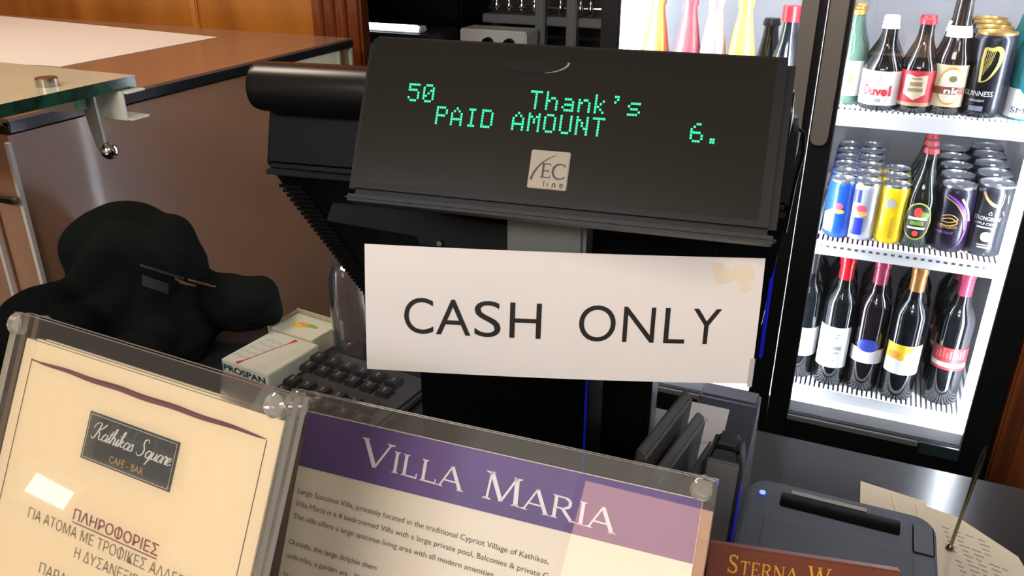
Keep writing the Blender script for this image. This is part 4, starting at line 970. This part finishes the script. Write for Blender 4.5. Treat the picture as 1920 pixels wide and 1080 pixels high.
b = MB(); ell(b, 0, .038, .0088, .0088, .0010); bar(b, -.010, .010, .017, .020, .0010); bar(b, -.012, .012, .022, .024, .0010); cyl_map(b, .032, -.1).build('medallion', M('medallion tan', '#a89e88', .4), o, 0)
column(o, 5, .0665, '%s dark grey cider can from the front, right end of middle shelf', .0005)

# bottom rack: wine
def wine(x, y, label, foilm, glassm, r=.0300, h=.268): return bottle('wine_bottle', (x, y, Z3+.0005), h, r, .0125, glassm, foilm, label, group='wine bottles on the bottom rack', wine=True)
WG = M('dark wine glass', '#0a0d10', .05, coat=.6); WR = M('red wine glass', '#150a10', .05, coat=.6)
o = wine(-.054, 1.60, 'dark wine bottle cut by the door frame, white label, bottom rack left', M('black foil', '#1a1a1c', .3), WG); label_band(o, .0300, .050, .112, LWHITE, .045)
column(o, 3, .075, '%s wine bottle from the front behind the door frame, bottom rack left', .0)
o = wine(.008, 1.592, 'wine bottle with bright red foil and tall white label, bottom rack', M('red foil', '#b3141f', .25, .2), WG); label_band(o, .0300, .040, .128, LWHITE, .034, -.05)
b = MB(); bar(b, -.014, .016, .080, .088, .0010); bar(b, -.010, .012, .072, .075, .0010); bar(b, -.010, .008, .104, .107, .0010); bar(b, -.012, .010, .112, .114, .0010); bar(b, -.008, .008, .055, .057, .0010); cyl_map(b, .0300, -.05).build('label_print', M('label grey', '#9a9a98', .5), o, 0)
column(o, 3, .075, '%s wine bottle from the front behind the red foil one, bottom rack', -.003)
o = wine(.0690, 1.594, 'wine bottle with pink foil and blue topped white label, bottom rack', M('plum foil', '#8a3048', .3, .2), WR); label_band(o, .0300, .062, .092, LWHITE, .037)
b = MB(); ell(b, 0, .100, .022, .013, .0007); cyl_map(b, .0300).build('blue_label', M('label royal blue', '#2c3c9c', .4), o, 0)
b = MB(); text(b, 'Kir', -.018, .076, .006, .012, .0012); cyl_map(b, .0300).build('label_lettering', M('label grey', '#9a9a98', .5), o, 0)
column(o, 3, .075, '%s wine bottle from the front behind the pink foil one, bottom rack', .0)
o = wine(.1325, 1.586, 'wine bottle with copper foil and yellow topped white label, bottom rack', M('copper foil', '#a9743c', .28, .5), WG, .031); label_band(o, .031, .056, .118, LWHITE, .038)
b = MB(); colshape(b, -.037, .001, lambda u: .086+.0, lambda u: .1175, .0008, 0); colshape(b, .001, .036, lambda u: .098+.6*max(0, u), lambda u: .1175, .0008, 1); ell(b, -.018, .096, .012, .008, .0013, 2)
cyl_map(b, .031).build('yellow_panel', [M('label yellow', '#e3c21a', .5), M('label pale yellow', '#e8d95a', .5), M('label orange', '#e08a2a', .5)], o, 0)
column(o, 3, .075, '%s wine bottle from the front behind the copper foil one, bottom rack', .004)
o = wine(.2120, 1.600, 'wine bottle with dark plum foil and red label, right end of bottom rack', M('plum foil', '#8a3048', .3, .2), WG); label_band(o, .0300, .076, .122, M('label brick red', '#a82c30', .5), .036); label_band(o, .0302, .082, .091, LWHITE, .036, 0, 'label_stripe')
b = MB()
for i in range(9): bar(b, -.026+.0058*i, -.0225+.0058*i, .100, .112+.004*(i % 3), .0010)
cyl_map(b, .0300).build('label_print', M('label rose', '#c8605c', .5), o, 0)
column(o, 3, .075, '%s wine bottle from the front behind the red labelled one, bottom rack right', .0)

# left door: champagne foils and a spirit bottle
def champ(x, col, colname, body, lab):
    o = empty('champagne_bottle', (x, 1.60, 1.0555), lab, 'bottle', 'sparkling wine in the left fridge door')
    r, h = .0255, .305
    MB().lathe([(0, .004), (r*.9, 0), (r, .006), (r, .165), (r*.95, .195), (r*.80, .22), (r*.62, .245), (.0115, .27), (.0105, .29), (0, .29)], 28).build('glass_body', body, o, 50)
    MB().lathe([(r*1.0, .190), (r*.98, .197), (r*.84, .22), (r*.67, .245), (.0130, .268), (.0122, .278), (.0145, .284), (.0145, .298), (.012, .305), (0, .305)], 28).build('foil', M(colname, col, .35, .35, bump=.5, bump_scale=120), o, 60)
    b = MB()
    cyl_map(colshape(MB(), -.03, .03, lambda u: .03, lambda u: .11, .0006), r).build('label', LWHITE, o, 0)
    return o
champ(-.395, '#b8763a', 'amber foil', GG, 'sparkling wine with amber foil, leftmost in the left fridge door')
champ(-.335, '#b05a5e', 'rose foil', GG, 'sparkling wine with deep pink foil, second from left in the left door')
champ(-.288, '#d8b0ac', 'blush foil', PG, 'sparkling wine with pale blush foil, left of the yellow foil bottle')
champ(-.236, '#d8cc6a', 'lemon foil', GG, 'sparkling wine with lemon yellow foil, right of the blush one')
o = bottle('spirit_bottle', (-.195, 1.66, 1.0555), .26, .030, .013, GG, BLACKGLOSS, 'dark bottle in the left fridge door behind the red capped one', bodyfrac=.55)
o = bottle('spirit_bottle', (-.155, 1.595, 1.0555), .288, .034, .0120, M('midnight glass', '#0c1018', .06, coat=.5), M('bright red cap', '#c01820', .35), 'dark bottle with bright red cap and gold mark, left fridge door', bodyfrac=.55)
MB().lathe([(.0165, .262), (.0165, .288), (0, .289)], 20).build('tall_cap', MATS['bright red cap'], o)
label_band(o, .0345, .06, .155, M('label navy', '#1f2c55', .5), .05)
b = MB(); ell(b, .012, .150, .008, .010, .0012); cyl_map(b, .0345).build('gold_mark', GOLDF, o, 0)
bpy.context.view_layer.update()
